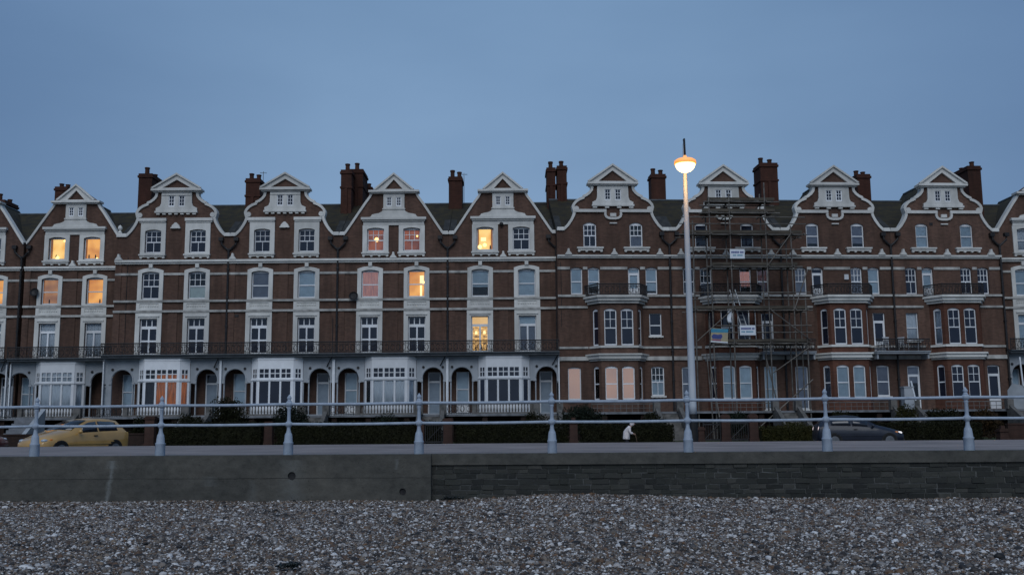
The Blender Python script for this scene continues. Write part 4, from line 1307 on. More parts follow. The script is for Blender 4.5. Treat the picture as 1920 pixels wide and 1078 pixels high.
for i, (px, t, hw, Y, m, lb) in enumerate(SHRUBS):
    x, zt = at(px, t, Y)
    r_ = hw / 1885 * Y
    zb = -0.38
    h = zt - zb
    root = tag(empty('shrub', (x, Y, zb)), lb, 'shrub', 'shrubs in the front gardens')
    rnd = random.Random(50 + i)
    bl = []
    for k in range(7):
        a = rnd.uniform(0, 6.28)
        q = rnd.uniform(0.15, 0.6)
        bl.append(('e', r_ * q * cos(a), 0.6 * r_ * q * sin(a), h * rnd.uniform(0.45, 0.74), r_ * rnd.uniform(0.4, 0.6), r_ * rnd.uniform(0.35, 0.5), h * rnd.uniform(0.22, 0.32)))
    bl.append(('e', 0, 0, h * 0.45, r_ * 0.85, r_ * 0.6, h * 0.45))
    leafmesh(bl, int(1700 * max(0.8, r_ * h)), 0.06, 80 + i, False).build('foliage', m, root)
    st = MB()
    for k in range(6):
        a = rnd.uniform(0, 6.28)
        st.tube([(0.05 * cos(a), 0.05 * sin(a), 0), (r_ * 0.25 * cos(a), r_ * 0.2 * sin(a), h * 0.4), (r_ * 0.6 * cos(a), r_ * 0.4 * sin(a), h * 0.85)], 0.03, 5, 0.008)
    st.build('stem', 'bark', root)

# ------------------------------------------------------------------ garden pillars and gates
PILLARS = [(284, 780, 0.46, 'tall brick gate pillar behind the second railing post', 0),
           (505, 790, 0.38, 'brick gate pillar left of the longest hedge', 0),
           (789, 786, 0.36, 'brick gate pillar hidden behind the fourth railing post', 0),
           (840, 784, 0.42, 'brick gate pillar right of the longest hedge', 0),
           (1075, 788, 0.38, 'brick gate pillar with flat cap left of the person in the pale coat', 1),
           (1314, 800, 0.28, 'narrow brick gate pillar right beside the lamp post', 0),
           (1359, 778, 0.42, 'round topped brick gate pillar nearer to the lamp post', 2),
           (1411, 777, 0.42, 'round topped brick gate pillar beside the olive hedge', 2),
           (1879, 803, 0.40, 'low brick gate pillar near the right edge of the photo', 1)]
for px, t, w, lb, st in PILLARS:
    Y = 49.7
    x, zt = at(px, t, Y)
    root = tag(empty('gate_pillar', (x, Y, -0.36)), lb, 'pillar', 'brick pillars along the front gardens')
    h = zt + 0.36
    b = MB().box(-w / 2, w / 2, -w / 2, w / 2, 0, h - 0.16)
    b.box(-w / 2 - 0.03, w / 2 + 0.03, -w / 2 - 0.03, w / 2 + 0.03, -0.02, 0.22)
    b.build('shaft', 'brick_pillar', root)
    b = MB()
    if st == 2:
        b.plate(arch(0, h - 0.158, h + 0.06, w / 2 + 0.02, 0.18), [], -w / 2 - 0.02, w / 2 + 0.02)
    else:
        b.box(-w / 2 - 0.05, w / 2 + 0.05, -w / 2 - 0.05, w / 2 + 0.05, h - 0.158, h - 0.06)
        b.box(-w / 2, w / 2, -w / 2, w / 2, h - 0.059, h)
        if st == 1:
            b.box(-w / 4, w / 4, -w / 4, w / 4, h + 0.001, h + 0.14)
    b.build('cap', 'brick_pillar', root)
def gate(a, c, top, lb):
    Y = 49.7
    x0, x1 = at(a, 800, Y)[0], at(c, 800, Y)[0]
    zt = at((a + c) / 2, top, Y)[1]
    root = tag(empty('garden_gate', ((x0 + x1) / 2, Y, -0.36)), lb, 'gate', 'garden gates along the pavement')
    h, w = zt + 0.36, (x1 - x0) / 2 - 0.02
    b = MB()
    for sx in (-1, 1):
        b.box(sx * w - 0.03, sx * w + 0.03, -0.03, 0.03, 0.05, h)
    b.box(-w + 0.031, w - 0.031, -0.025, 0.025, h - 0.12, h - 0.04)
    b.box(-w + 0.031, w - 0.031, -0.025, 0.025, 0.15, 0.22)
    b.tube([(-w + 0.05, 0, 0.2), (w - 0.05, 0, h - 0.1)], 0.025, 6)
    b.build('gate_frame', 'iron', root)
    b = MB()
    n = int(2 * w / 0.11)
    for i in range(1, n):
        x = -w + 2 * w * i / n
        b.box(x - 0.012, x + 0.012, -0.012, 0.012, 0.222, h - 0.121)
    b.build('gate_bar', 'iron', root)
gate(797, 832, 793, 'black iron gate between the fourth railing post and a brick pillar')
gate(1367, 1403, 790, 'black iron gate between the two round topped pillars')
gate(1318, 1351, 792, 'black iron gate right of the lamp post')
# low garden wall at the right
Y = 49.9
x0, x1 = at(1888, 800, Y)[0], at(2010, 800, Y)[0]
b = MB().box(0, x1 - x0, -0.12, 0.12, -0.42, 0.42)
b.box(-0.02, x1 - x0, -0.15, 0.15, 0.421, 0.50)
o = b.build('garden_wall', 'brick_pillar'); o.location = (x0, Y, 0)
tag(o, 'low dark brick garden wall at the right edge of the photo', 'wall')
x0, x1 = at(-60, 800, Y)[0], at(272, 800, Y)[0]
b = MB().box(0, x1 - x0, -0.12, 0.12, -0.42, 0.30)
b.box(-0.02, x1 - x0, -0.15, 0.15, 0.301, 0.38)
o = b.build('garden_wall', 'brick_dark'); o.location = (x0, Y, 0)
tag(o, 'low dark garden wall behind the gold car', 'wall')
# white steps with sloping cheek at the far left
x, z = at(18, 800, 58)
r = tag(empty('entrance_steps', (x, 58, -0.36)), 'pale entrance steps with a sloping side wall at the left edge of the photo', 'steps')
b = MB()
for i in range(9):
    b.box(-0.8, 0.5, i * 0.3, (i + 1) * 0.3, -0.05, 0.19 * (i + 1))
b.build('step', 'terrace', r)
b = MB()
b.add([(0.502, -0.05, -0.05), (0.75, -0.05, -0.05), (0.75, 2.75, -0.05), (0.502, 2.75, -0.05), (0.502, -0.05, 0.4), (0.75, -0.05, 0.4), (0.75, 2.75, 2.2), (0.502, 2.75, 2.2)],
      [(0, 3, 2, 1), (4, 5, 6, 7), (0, 1, 5, 4), (1, 2, 6, 5), (2, 3, 7, 6), (3, 0, 4, 7)])
b.build('side_wall', 'plaster', r)
# white plant stand with a leaning board by the pale door
x, z = at(1700, 770, 62.3)
r = tag(empty('plant_stand', (x, 62.0, 1.38)), 'pale square plant pot stand with a leaning board by a pale door', 'plant stand')
MB().box(-0.3, 0.28, -0.28, 0.28, 0, 1.35).box(-0.34, 0.32, -0.32, 0.32, 1.351, 1.42).build('pedestal', 'plaster', r)
b = MB().add([(0.33, -0.3, 0.55), (0.41, -0.3, 0.55), (0.20, -0.3, 1.75), (0.10, -0.3, 1.75), (0.33, -0.2, 0.55), (0.41, -0.2, 0.55), (0.20, -0.2, 1.75), (0.10, -0.2, 1.75)],
             [(0, 1, 2, 3), (4, 7, 6, 5), (0, 4, 5, 1), (1, 5, 6, 2), (2, 6, 7, 3), (3, 7, 4, 0)])
b.build('board', 'sign_white', r)
# glass windbreak of the right hand veranda
x, z = at(1912, 740, 63.5)
r = tag(empty('windbreak', (x, 63.2, 1.34)), 'pale sloping windbreak panel beside the veranda post at the right edge', 'screen')
MB().plate([(-0.9, 0.0), (0.9, 0.0), (0.9, 0.55), (0.1, 1.5), (-0.55, 1.65), (-0.9, 1.2)], [], 0, 0.03).build('panel', 'plaster', r)
MB().tube([(0.9, -0.02, 0.0), (0.9, -0.02, 0.6), (0.1, -0.02, 1.55), (0.02, -0.02, 3.3)], 0.05, 6).build('frame', 'joinery', r)

# ------------------------------------------------------------------ promenade railing and sea wall
RX, RY = -10.07, 21.2
RA = math.atan2(-0.206, 2.714)
SP = math.hypot(2.714, 0.206)
RAIL = tag(empty('seafront_railing', (RX, RY, 0), RA), 'pale blue iron seafront railing with two rails along the sea wall', 'railing')
post = MB()
post.lathe([(0.098, 0.0), (0.102, 0.02), (0.098, 0.22), (0.104, 0.23), (0.104, 0.255), (0.09, 0.26)], n=8)
post.lathe([(0.088, 0.255), (0.078, 0.37), (0.07, 0.42), (0.05, 0.455), (0.04, 0.50), (0.036, 0.55), (0.04, 0.57), (0.068, 0.59), (0.08, 0.625), (0.068, 0.66), (0.04, 0.68), (0.037, 0.72),
            (0.034, 0.92), (0.044, 0.945), (0.044, 0.96), (0.036, 0.975), (0.066, 1.0), (0.078, 1.035), (0.066, 1.07), (0.045, 1.09), (0.05, 1.10), (0.03, 1.12), (0.046, 1.15), (0.046, 1.175), (0.02, 1.21), (0.004, 1.235)], n=14)
first = None
for i in range(-2, 10):
    if first is None:
        first = post.build('post', 'rail_paint', RAIL, smooth=True)
        o = first
        md = o.modifiers.new('edges', 'EDGE_SPLIT'); md.split_angle = radians(50)
    else:
        o = first.copy(); COL.objects.link(o); o.parent = RAIL
    o.location = (i * SP, 0, 0)
for z in (0.625, 1.035):
    b = MB()
    pts = []
    for i in range(-2, 10):
        for k in range(6):
            pts.append(((i + k / 6) * SP, 0.0, z - 0.012 * sin(pi * k / 6)))
    b.tube(pts, 0.030, 10)
    b.build('rail', 'rail_paint', RAIL, smooth=True)

def wall_mats():
    m, nt, b = mat('sea wall concrete')
    v = coords(nt)
    f = nz(nt, v, 0.9, 8, 0.65)
    f2 = nz(nt, coords(nt, (1, 1, 1.4)), 5.0, 8, 0.7)
    c = ramp(nt, f, [(0.30, (0.036, 0.036, 0.031)), (0.50, (0.080, 0.075, 0.062)), (0.72, (0.145, 0.132, 0.108))])
    c = mix(nt, 0.5, c, ramp(nt, f2, [(0.35, (0.025, 0.027, 0.026)), (0.7, (0.10, 0.10, 0.09))]))
    # pale runs of lime below old cracks
    def math_(op, a, b2, c2=None):
        n = N(nt, 'ShaderNodeMath', operation=op)
        for i, q_ in enumerate((a, b2, c2)):
            if q_ is None: continue
            if isinstance(q_, (int, float)): n.inputs[i].default_value = q_
            else: nt.links.new(q_, n.inputs[i])
        return n.outputs[0]
    tco = N(nt, 'ShaderNodeTexCoord')
    sx_ = N(nt, 'ShaderNodeSeparateXYZ')
    nt.links.new(tco.outputs['Object'], sx_.inputs[0])
    wob = nz(nt, coords(nt, (1, 1, 1)), 3.0, 6, 0.7)
    def run(x0, z0, z1, wid, lean):
        # a pale lime run below a crack at x0, from z1 down to z0
        xx = math_('MULTIPLY_ADD', wob, 0.22, math_('MULTIPLY_ADD', sx_.outputs['Z'], lean, sx_.outputs['X']))
        d = math_('ABSOLUTE', math_('SUBTRACT', xx, x0 + 0.11), 0)
        m_ = math_('SUBTRACT', 1.0, math_('DIVIDE', d, wid))
        m_.node.use_clamp = True
        up = math_('LESS_THAN', sx_.outputs['Z'], z1)
        dn = math_('GREATER_THAN', sx_.outputs['Z'], z0)
        return math_('MULTIPLY', math_('MULTIPLY', m_, up), dn)
    for (x0, z0, z1, wid, lean, k) in ((1.85, -1.0, -0.10, 0.06, -0.14, 0.9), (1.82, -0.26, -0.09, 0.16, 0.0, 0.6), (5.60, -0.95, -0.10, 0.34, 0.0, 0.38), (3.9, -0.62, -0.42, 0.22, 0.0, 0.3), (7.75, -0.30, -0.08, 0.06, 0.0, 0.5), (4.75, -0.95, -0.5, 0.12, 0.05, 0.25)):
        c = mix(nt, math_('MULTIPLY', run(x0, z0, z1, wid, lean), math_('MULTIPLY', nz(nt, coords(nt), 9.0, 4), 1.7 * k)), c, (0.17, 0.18, 0.175))
    seam = math_('LESS_THAN', math_('ABSOLUTE', math_('SUBTRACT', math_('MULTIPLY_ADD', wob, 0.05, sx_.outputs['Z']), -0.44), 0), 0.009)
    c = mix(nt, math_('MULTIPLY', seam, nz(nt, coords(nt, (1, 1, 1)), 1.1, 3)), c, (0.012, 0.012, 0.011))
    sp_ = nz(nt, coords(nt), 22.0, 3, 0.6)
    c = mix(nt, ramp(nt, sp_, [(0.62, (0, 0, 0)), (0.72, (0.6, 0.6, 0.6))]), c, (0.018, 0.018, 0.016))
    nt.links.new(c, b.inputs['Base Color'])
    b.inputs['Roughness'].default_value = 0.9
    bump(nt, b, f2, 0.5, 0.02)
    M['concrete'] = m
    m, nt, b = mat('sea wall masonry')
    ge = N(nt, 'ShaderNodeNewGeometry')
    c = ramp(nt, ge.outputs['Random Per Island'], [(0.0, (0.010, 0.011, 0.011)), (0.45, (0.026, 0.027, 0.025)), (0.8, (0.045, 0.045, 0.040)), (1.0, (0.070, 0.068, 0.060))])
    f = nz(nt, coords(nt), 2.6, 8, 0.7)
    c = mix(nt, ramp(nt, f, [(0.38, (0, 0, 0)), (0.66, (0.7, 0.7, 0.7))]), c, (0.030, 0.034, 0.027))
    f3 = nz(nt, coords(nt, (1, 1, 1)), 14.0, 6, 0.7)
    c = mix(nt, ramp(nt, f3, [(0.60, (0, 0, 0)), (0.72, (0.5, 0.5, 0.5))]), c, (0.09, 0.092, 0.085))
    nt.links.new(c, b.inputs['Base Color'])
    b.inputs['Roughness'].default_value = 0.9
    bump(nt, b, f3, 0.6, 0.02)
    M['masonry'] = m
    m, nt, b = mat('sea wall mortar')
    f = nz(nt, coords(nt, (1, 1, 2)), 1.5, 7, 0.7)
    nt.links.new(ramp(nt, f, [(0.36, (0.02, 0.021, 0.021)), (0.50, (0.06, 0.062, 0.06)), (0.68, (0.13, 0.135, 0.13))]), b.inputs['Base Color'])
    b.inputs['Roughness'].default_value = 0.95
    M['mortar'] = m
wall_mats()
JX = 8.45
SW = tag(empty('sea_wall', (RX, RY, 0), RA), 'smooth weathered concrete half of the sea wall with drain holes', 'wall')
hx = [(5.60, -0.42, 0.085), (7.88, -0.74, 0.07)]
hl = [[(x + r_ * cos(t * pi / 8), z + r_ * sin(t * pi / 8)) for t in range(16)] for x, z, r_ in hx]
b = MB().plate(rect(-14, JX, -1.5, 0.0), hl, -0.24, 0.06)
b.box(-14, JX, 0.061, 0.30, -1.5, -0.001)
b.build('concrete_face', 'concrete', SW)
b = MB()
for x, z, r_ in hx:
    b.tube([(x, -0.20, z), (x, 0.055, z)], r_ + 0.012, 14)
b.build('drain_pipe', 'iron', SW)
SW2 = tag(empty('sea_wall', (RX, RY, 0), RA), 'dark coursed stone half of the sea wall with a concrete coping', 'wall')
MB().box(JX + 0.002, 40, -0.104, 0.30, -1.5, -0.222).build('mortar_bed', 'mortar', SW2)
MB().box(JX + 0.002, 40, -0.155, 0.30, -0.22, 0.0).build('coping', 'concrete', SW2)
rnd = random.Random(3)
b = MB()
z = -0.225
while z > -1.35:
    hgt = rnd.uniform(0.075, 0.125)
    x = JX + 0.006 - rnd.random() * 0.3
    while x < 30:
        w = rnd.uniform(0.17, 0.42)
        xa = max(x, JX + 0.006)
        xb = x + w - rnd.uniform(0.014, 0.034)
        if xb - xa > 0.05:
            y = -0.109 - abs(rnd.gauss(0, 0.009))
            j = lambda q_=0.007: rnd.uniform(-q_, q_)
            g = rnd.uniform(0.006, 0.016)
            f_ = [(xa + j(), y - j(.004), z - hgt + g + j()), (xb + j(), y - j(.004), z - hgt + g + j()), (xb + j(), y - j(.004), z - g + j()), (xa + j(), y - j(.004), z - g + j())]
            e = 0.014
            o_ = [(f_[0][0] - e, -0.085, f_[0][2] - e), (f_[1][0] + e, -0.085, f_[1][2] - e), (f_[2][0] + e, -0.085, f_[2][2] + e), (f_[3][0] - e, -0.085, f_[3][2] + e)]
            b.add(f_ + o_, [(0, 1, 2, 3), (0, 4, 5, 1), (1, 5, 6, 2), (2, 6, 7, 3), (3, 7, 4, 0), (4, 7, 6, 5)])
        x += w
    z -= hgt
b.build('stonework', 'masonry', SW2)

# ------------------------------------------------------------------ street lamp
LX, LZ = at(1301, 826, 35.6)
LP = tag(empty('street_lamp', (LX, 35.6, -0.449)), 'tall pale street lamp with a glowing amber bowl and dark base', 'street lamp')
zt = at(1290, 270, 35.6)[1] + 0.449
zd = at(1301, 776, 35.6)[1] + 0.449
MB().lathe([(0.14, zd + 0.002), (0.135, zd + 0.3), (0.112, zt * 0.5), (0.088, zt * 0.8), (0.065, zt * 0.95), (0.05, zt)], n=14).build('pole', 'post_paint', LP, smooth=True)
MB().lathe([(0.17, 0), (0.165, 0.06), (0.15, 0.1), (0.15, zd)], n=14).build('base', 'car_black', LP)
bx_, bz_ = at(1284.5, 303, 34.8)
bz_ += 0.449
bx_ -= LX
top = at(1284, 257, 34.9)[1] + 0.449
arm = [(0, 0, zt - 0.4), (0, 0, zt - 0.05), (bx_ * 0.2, -0.10, zt + 0.12), (bx_ * 0.5, -0.35, top - 0.03), (bx_ * 0.8, -0.62, top - 0.06), (bx_, -0.78, top - 0.28), (bx_, -0.80, bz_ + 0.20)]
MB().tube(arm, 0.035, 8).build('arm', 'car_black', LP, smooth=True)
MB().lathe([(0.05, 0.22), (0.07, 0.16), (0.10, 0.12), (0.30, 0.08), (0.385, 0.02), (0.395, -0.09), (0.36, -0.105)], (bx_, -0.80, bz_), 20).build('hood', 'street_rim', LP, smooth=True)
MB().lathe([(0.355, -0.106), (0.345, -0.17), (0.30, -0.27), (0.21, -0.35), (0.11, -0.39), (0.02, -0.40)], (bx_, -0.80, bz_), 20).build('bowl', 'street_bowl', LP, smooth=True)
ld = bpy.data.lights.new('lamp_light', 'POINT')
ld.energy = 60
ld.color = (1.0, 0.55, 0.22)
ld.shadow_soft_size = 0.2
lo = bpy.data.objects.new('lamp_light', ld)
COL.objects.link(lo)
lo.parent = LP
lo.location = (bx_, -0.85, bz_ - 0.60)

# ------------------------------------------------------------------ cars
def lerp_st(st, n):
    out = []
    for i in range(len(st) - 1):
        for k in range(n):
            t = k / n
            out.append([a + (b_ - a) * t for a, b_ in zip(st[i], st[i + 1])])
    out.append(st[-1])
    return out

def car(name, label, loc, rz, paint, lights=('lens', 'car_red'), sc=1.0):
    root = tag(empty(name, loc, rz), label, 'car', 'cars parked on the seafront road')
    root.scale = (sc, sc, sc)
    # x, zbot, zshoulder, ztop, w, wtop
    st = [(2.0, .30, .52, .55, .55, .42), (1.93, .22, .58, .64, .68, .52), (1.75, .20, .64, .74, .78, .6), (1.4, .20, .71, .85, .83, .66), (1.0, .20, .80, .95, .85, .70),
          (0.78, .20, .86, 1.0, .86, .72), (0.35, .20, .90, 1.24, .86, .66), (-0.05, .20, .91, 1.41, .86, .60), (-0.5, .20, .92, 1.46, .86, .585), (-1.1, .20, .94, 1.44, .86, .575),
          (-1.5, .20, .96, 1.38, .85, .565), (-1.75, .22, .97, 1.18, .83, .60), (-1.93, .26, .93, .99, .79, .64), (-2.0, .34, .60, .63, .70, .58)]
    ss = lerp_st(st, 3)
    def ring(s_):
        x, zb, zs, zt_, w, tw = s_
        right = [(0.0, zb), (w * .82, zb), (w * .97, zb + .12), (w, (zb + zs) * .52), (w * .985, zs - .04), (w * .955, zs), (tw + (w * .955 - tw) * .08, zt_ - .05), (tw * .9, zt_), (0.0, zt_ + .03)]
        return x, right
    vs, fs = [], []
    m = 16
    for s_ in ss:
        x, rr = ring(s_)
        loop = rr + [(-y, z) for y, z in reversed(rr[1:-1])]
        vs += [(x, y, z) for y, z in loop]
    for i in range(len(ss) - 1):
        for k in range(m):
            fs.append((i * m + k, i * m + (k + 1) % m, (i + 1) * m + (k + 1) % m, (i + 1) * m + k))
    fs += [tuple(reversed(range(m))), tuple(range((len(ss) - 1) * m, len(ss) * m))]
    b = MB().add(vs, fs)
    body = b.build('body', paint, root, smooth=True)
    md = body.modifiers.new('edges', 'EDGE_SPLIT'); md.split_angle = radians(38)
    def surf(x):
        for a, c in zip(ss[:-1], ss[1:]):
            if a[0] >= x >= c[0]:
                t = (a[0] - x) / (a[0] - c[0])
                return [p + (q - p) * t for p, q in zip(a, c)]
        return ss[-1]
    def glass(nm, xs, f0, f1, side):
        mb = MB()
        v_, f_ = [], []
        for x in xs:
            s_ = surf(x)
            _, rr = ring(s_)
            p, q = rr[5], rr[6]
            for f in (f0, f1):
                v_.append((x, side * (p[0] + (q[0] - p[0]) * f + 0.006), p[1] + (q[1] - p[1]) * f))
        for i in range(len(xs) - 1):
            f_.append((2 * i, 2 * i + 1, 2 * i + 3, 2 * i + 2))
        o_ = mb.add(v_, f_).build(nm, 'car_glass', root, smooth=True)
        k = o_.modifiers.new('thickness', 'SOLIDIFY'); k.thickness = 0.004; k.offset = 0
    for sd in (-1, 1):
        glass('side_window', [0.30 - 0.1 * k for k in range(8)], 0.10, 0.90, sd)
        glass('side_window', [-0.47 - 0.1 * k for k in range(10)], 0.12, 0.90, sd)
    def top_glass(nm, xs, f):
        v_, f_ = [], []
        for x in xs:
            s_ = surf(x)
            _, rr = ring(s_)
            for y, z in ((rr[7][0] * f, rr[7][1] + .008), (0, rr[8][1] + .008), (-rr[7][0] * f, rr[7][1] + .008)):
                v_.append((x + .006, y, z))
        for i in range(len(xs) - 1):
            for k in range(2):
                a = 3 * i + k
                f_.append((a, a + 1, a + 4, a + 3))
        o_ = MB().add(v_, f_).build(nm, 'car_glass', root, smooth=True)
        k = o_.modifiers.new('thickness', 'SOLIDIFY'); k.thickness = 0.004; k.offset = 0
    top_glass('windscreen', [0.74, 0.55, 0.36, 0.16, 0.0], 1.06)
    top_glass('rear_window', [-1.53, -1.65, -1.76, -1.88], 0.95)
    for sd in (-1, 1):
        for wx in (1.27, -1.24):
            w = MB()
            w.disc(0, 0, 0.30, -0.10, 0.10, 22)
            wh = w.build('wheel', 'tyre', root)
            wh.location = (wx, sd * 0.765, 0.30)
            r_ = MB()
            ys = sd * 0.102
            r_.disc(0, 0, 0.20, min(ys, ys + sd * 0.012), max(ys, ys + sd * 0.012), 18)
            r_.build('rim', 'rim', wh)
            for k in range(5):
                pass
            a_ = MB()
            ya = sd * 0.858
            n = 14
            pts = [(wx + 0.355 * cos(pi * k / n), 0.30 + 0.355 * sin(pi * k / n)) for k in range(n + 1)]
            a_.plate(pts + [(wx - 0.355, 0.2), (wx + 0.355, 0.2)], [], min(ya, ya - sd * 0.2), max(ya, ya - sd * 0.2)).build('wheel_arch', 'car_black', root)
        MB().ball((1.80, sd * 0.585, 0.645), 0.135, (0.9, 0.95, 0.5), 12).build('headlight', lights[0], root, smooth=True)
        MB().ball((1.62, sd * 0.735, 0.66), 0.075, (1.2, 0.5, 0.8), 10).build('indicator', 'amber', root, smooth=True)
        MB().ball((-1.90, sd * 0.66, 0.80), 0.14, (0.45, 0.7, 1.2), 10).build('tail_light', lights[1], root, smooth=True)
        MB().ball((0.52, sd * 0.93, 0.97), 0.10, (0.7, 1.0, 0.75), 10).build('wing_mirror', paint, root, smooth=True)
        MB().box(-0.35, -0.18, min(sd * .855, sd * .885), max(sd * .855, sd * .885), 0.80, 0.83).build('door_handle', 'car_black', root)
        MB().box(-1.0, 0.95, min(sd * .862, sd * .878), max(sd * .862, sd * .878), 0.50, 0.56).build('side_moulding', paint, root)
    MB().box(1.93, 1.985, -0.42, 0.42, 0.44, 0.50).build('grille', 'car_black', root)
    MB().box(1.88, 2.02, -0.62, 0.62, 0.28, 0.36).build('bumper_strip', 'car_black', root)
    return root
cx_, _ = at(140, 800, 37.5)
car('parked_car', 'gold three door hatchback parked nose to the promenade behind the railing', (cx_, 37.5, -0.449), radians(180 + 64), 'car_gold', sc=0.97)
cx_, _ = at(-88, 800, 41.2)
car('parked_car', 'dark red car of which only a corner shows, in front of the gold car', (cx_, 41.2, -0.449), radians(8), 'car_red')
cx_, _ = at(1607, 800, 44.5)
car('parked_car', 'dark blue car with a bright headlight passing behind the railing on the right', (cx_, 44.5, -0.449), radians(-6), 'car_navy', ('headlight_on', 'taillight_on'), 0.92)

# ------------------------------------------------------------------ person in the pale coat
def skin_obj(name, pts, edges, radii, m, parent, root=0, sub=2):
    me = bpy.data.meshes.new(name)
    me.from_pydata([tuple(p) for p in pts], edges, [])
    o = bpy.data.objects.new(name, me)
    COL.objects.link(o)
    o.parent = parent
    sk = o.modifiers.new('skin', 'SKIN')
    for i, r_ in enumerate(radii):
        d = me.skin_vertices[0].data[i]
        rr = r_ if isinstance(r_, tuple) else (r_, r_)
        d.radius = rr
        d.use_root = (i == root)
    sk.use_smooth_shade = True
    sb = o.modifiers.new('sub', 'SUBSURF'); sb.levels = sub; sb.render_levels = sub
    me.materials.append(M[m])
    return o
px_, _ = at(1175, 800, 40.0)
PR = tag(empty('person', (px_, 40.0, -0.449)), 'stooped person in a pale hooded coat leaning forward on a stick by the hedge', 'person')
sk = 0.73
def q(*a): return tuple(v * sk for v in a)
# x is forward, y is sideways, feet at z = 0
P_ = [q(-.02, 0, .78), q(.0, 0, 1.0), q(.10, 0, 1.20), q(.20, 0, 1.31), q(.27, 0, 1.37), q(.33, 0, 1.46),      # pelvis, waist, chest, neck base, neck, head
      q(-.03, .09, .74), q(.08, .10, .42), q(-.04, .10, .08), q(.08, .10, .04),                                # left leg
      q(-.03, -.09, .74), q(.0, -.10, .42), q(-.14, -.10, .08), q(-.02, -.10, .04),                             # right leg
      q(.13, .18, 1.22), q(.14, .22, .98), q(.36, .19, .90),                                                     # left arm
      q(.13, -.18, 1.22), q(.16, -.22, .97), q(.39, -.17, .90)]                                                  # right arm to the stick
E_ = [(0, 1), (1, 2), (2, 3), (3, 4), (4, 5), (0, 6), (6, 7), (7, 8), (8, 9), (0, 10), (10, 11), (11, 12), (12, 13), (2, 14), (14, 15), (15, 16), (2, 17), (17, 18), (18, 19)]
R_ = [.12, .12, .13, .07, .055, .10, .085, .06, .04, .035, .085, .06, .04, .035, .06, .045, .032, .06, .045, .032]
skin_obj('body', P_, E_, [r_ * sk for r_ in R_], 'skin', PR)
C_ = [q(-.04, 0, .62), q(-.03, 0, .82), q(-.01, 0, 1.02), q(.08, 0, 1.20), q(.18, 0, 1.30),
      q(.12, .18, 1.21), q(.13, .22, .99), q(.30, .20, .92), q(.12, -.18, 1.21), q(.15, -.22, .98), q(.32, -.18, .92)]
skin_obj('coat', C_, [(0, 1), (1, 2), (2, 3), (3, 4), (3, 5), (5, 6), (6, 7), (3, 8), (8, 9), (9, 10)], [q(.21, .22), q(.20, .20), q(.185, .18), q(.19, .17), q(.11, .10), q(.09, .09), q(.075, .075), q(.065, .065), q(.09, .09), q(.075, .075), q(.065, .065)], 'cloth_white', PR, 1)
T_ = [q(-.03, 0, .70), q(-.03, .09, .64), q(.08, .10, .40), q(-.04, .10, .10), q(-.03, -.09, .64), q(.0, -.10, .40), q(-.14, -.10, .10)]
skin_obj('trousers', T_, [(0, 1), (1, 2), (2, 3), (0, 4), (4, 5), (5, 6)], [q(.12, .12), q(.10, .10), q(.075, .075), q(.06, .06), q(.10, .10), q(.075, .075), q(.06, .06)], 'cloth_dark', PR)
b = MB()
b.ball(q(.29, 0, 1.46), .125 * sk, (1.0, 0.95, 1.1), 14)
b.build('hood', 'cloth_white', PR, smooth=True)
b = MB()
b.ball(q(.37, 0, 1.44), .075 * sk, (0.9, 0.9, 1.15), 12)
b.ball(q(.44, 0, 1.44), .022 * sk, (1.2, 0.8, 1.0), 8)
b.build('face', 'skin', PR, smooth=True)
b = MB()
for sy_ in (-1, 1):
    for k in range(4):
        b.tube([q(.37, sy_ * .19 - .03 + .02 * k, .90), q(.42, sy_ * .185 - .03 + .02 * k, .885), q(.43, sy_ * .18 - .03 + .02 * k, .845 + .004 * k)], 0.008, 5)
    b.tube([q(.36, sy_ * .15, .90), q(.40, sy_ * .145, .92)], 0.009, 5)
b.build('hand', 'skin', PR, smooth=True)
b = MB().tube([q(.33, -.17, .93), q(.38, -.17, .945), q(.43, -.17, .93), q(.62, -.17, .0)], 0.018, 8)
o = b.build('walking_stick', 'stick', None, smooth=True)
o.location = PR.location
tag(o, 'thin walking stick held by the person in the pale coat', 'walking stick')

# ------------------------------------------------------------------ ground, road, promenade, beach
def sheet(name, x0, x1, y0, y1, z, m, rz=0.0, loc=(0, 0, 0)):
    o = MB().add([(x0, y0, 0), (x1, y0, 0), (x1, y1, 0), (x0, y1, 0)], [(0, 1, 2, 3)]).build(name, m)
    o.location = (loc[0], loc[1], z)
    o.rotation_euler = (0, 0, rz)
    return tag(o, kind='structure')
b = MB().box(-70, 90, 0.302, 12.6, -0.9, -0.002)
o = b.build('promenade', 'promenade'); o.location = (RX, RY, 0); o.rotation_euler = (0, 0, RA); tag(o, kind='structure')
sheet('road', -120, 120, 24, 60, -0.45, 'road')
o = MB().box(-120, 120, 46.8, 49.4, -0.6, -0.34).build('pavement', 'pavement'); tag(o, kind='structure')
o = MB().box(-120, 120, 49.41, 67.0, -0.62, -0.36).build('garden_ground', 'lawn'); tag(o, kind='structure')
sheet('ground', -500, 500, 34, 900, -0.62, 'lawn')

def beach_z(x, y):
    base = -0.97 + 0.13 * math.exp(-((x - 1.5) / 4.5) ** 2) * max(0, min(1, (y - 12) / 8))
    base += 0.045 * max(0, min(1, (x - 3) / 8))
    base += 0.055 * math.exp(-((y - 13.4 - 1.1 * noise.noise((x * 0.14, 2, 0))) / 0.8) ** 2) + 0.05 * math.exp(-((y - 17.0 - 0.9 * noise.noise((x * 0.2, 7, 0))) / 0.7) ** 2)
    base += 0.05 * math.exp(-((y - 10.4 - 0.8 * noise.noise((x * 0.22, 11, 0))) / 0.55) ** 2)
    return base + 0.075 * noise.noise((x * 0.35, y * 0.6, 0)) + 0.035 * noise.noise((x * 1.2, y * 1.9, 4)) + 0.012 * noise.noise((x * 4, y * 5, 9))

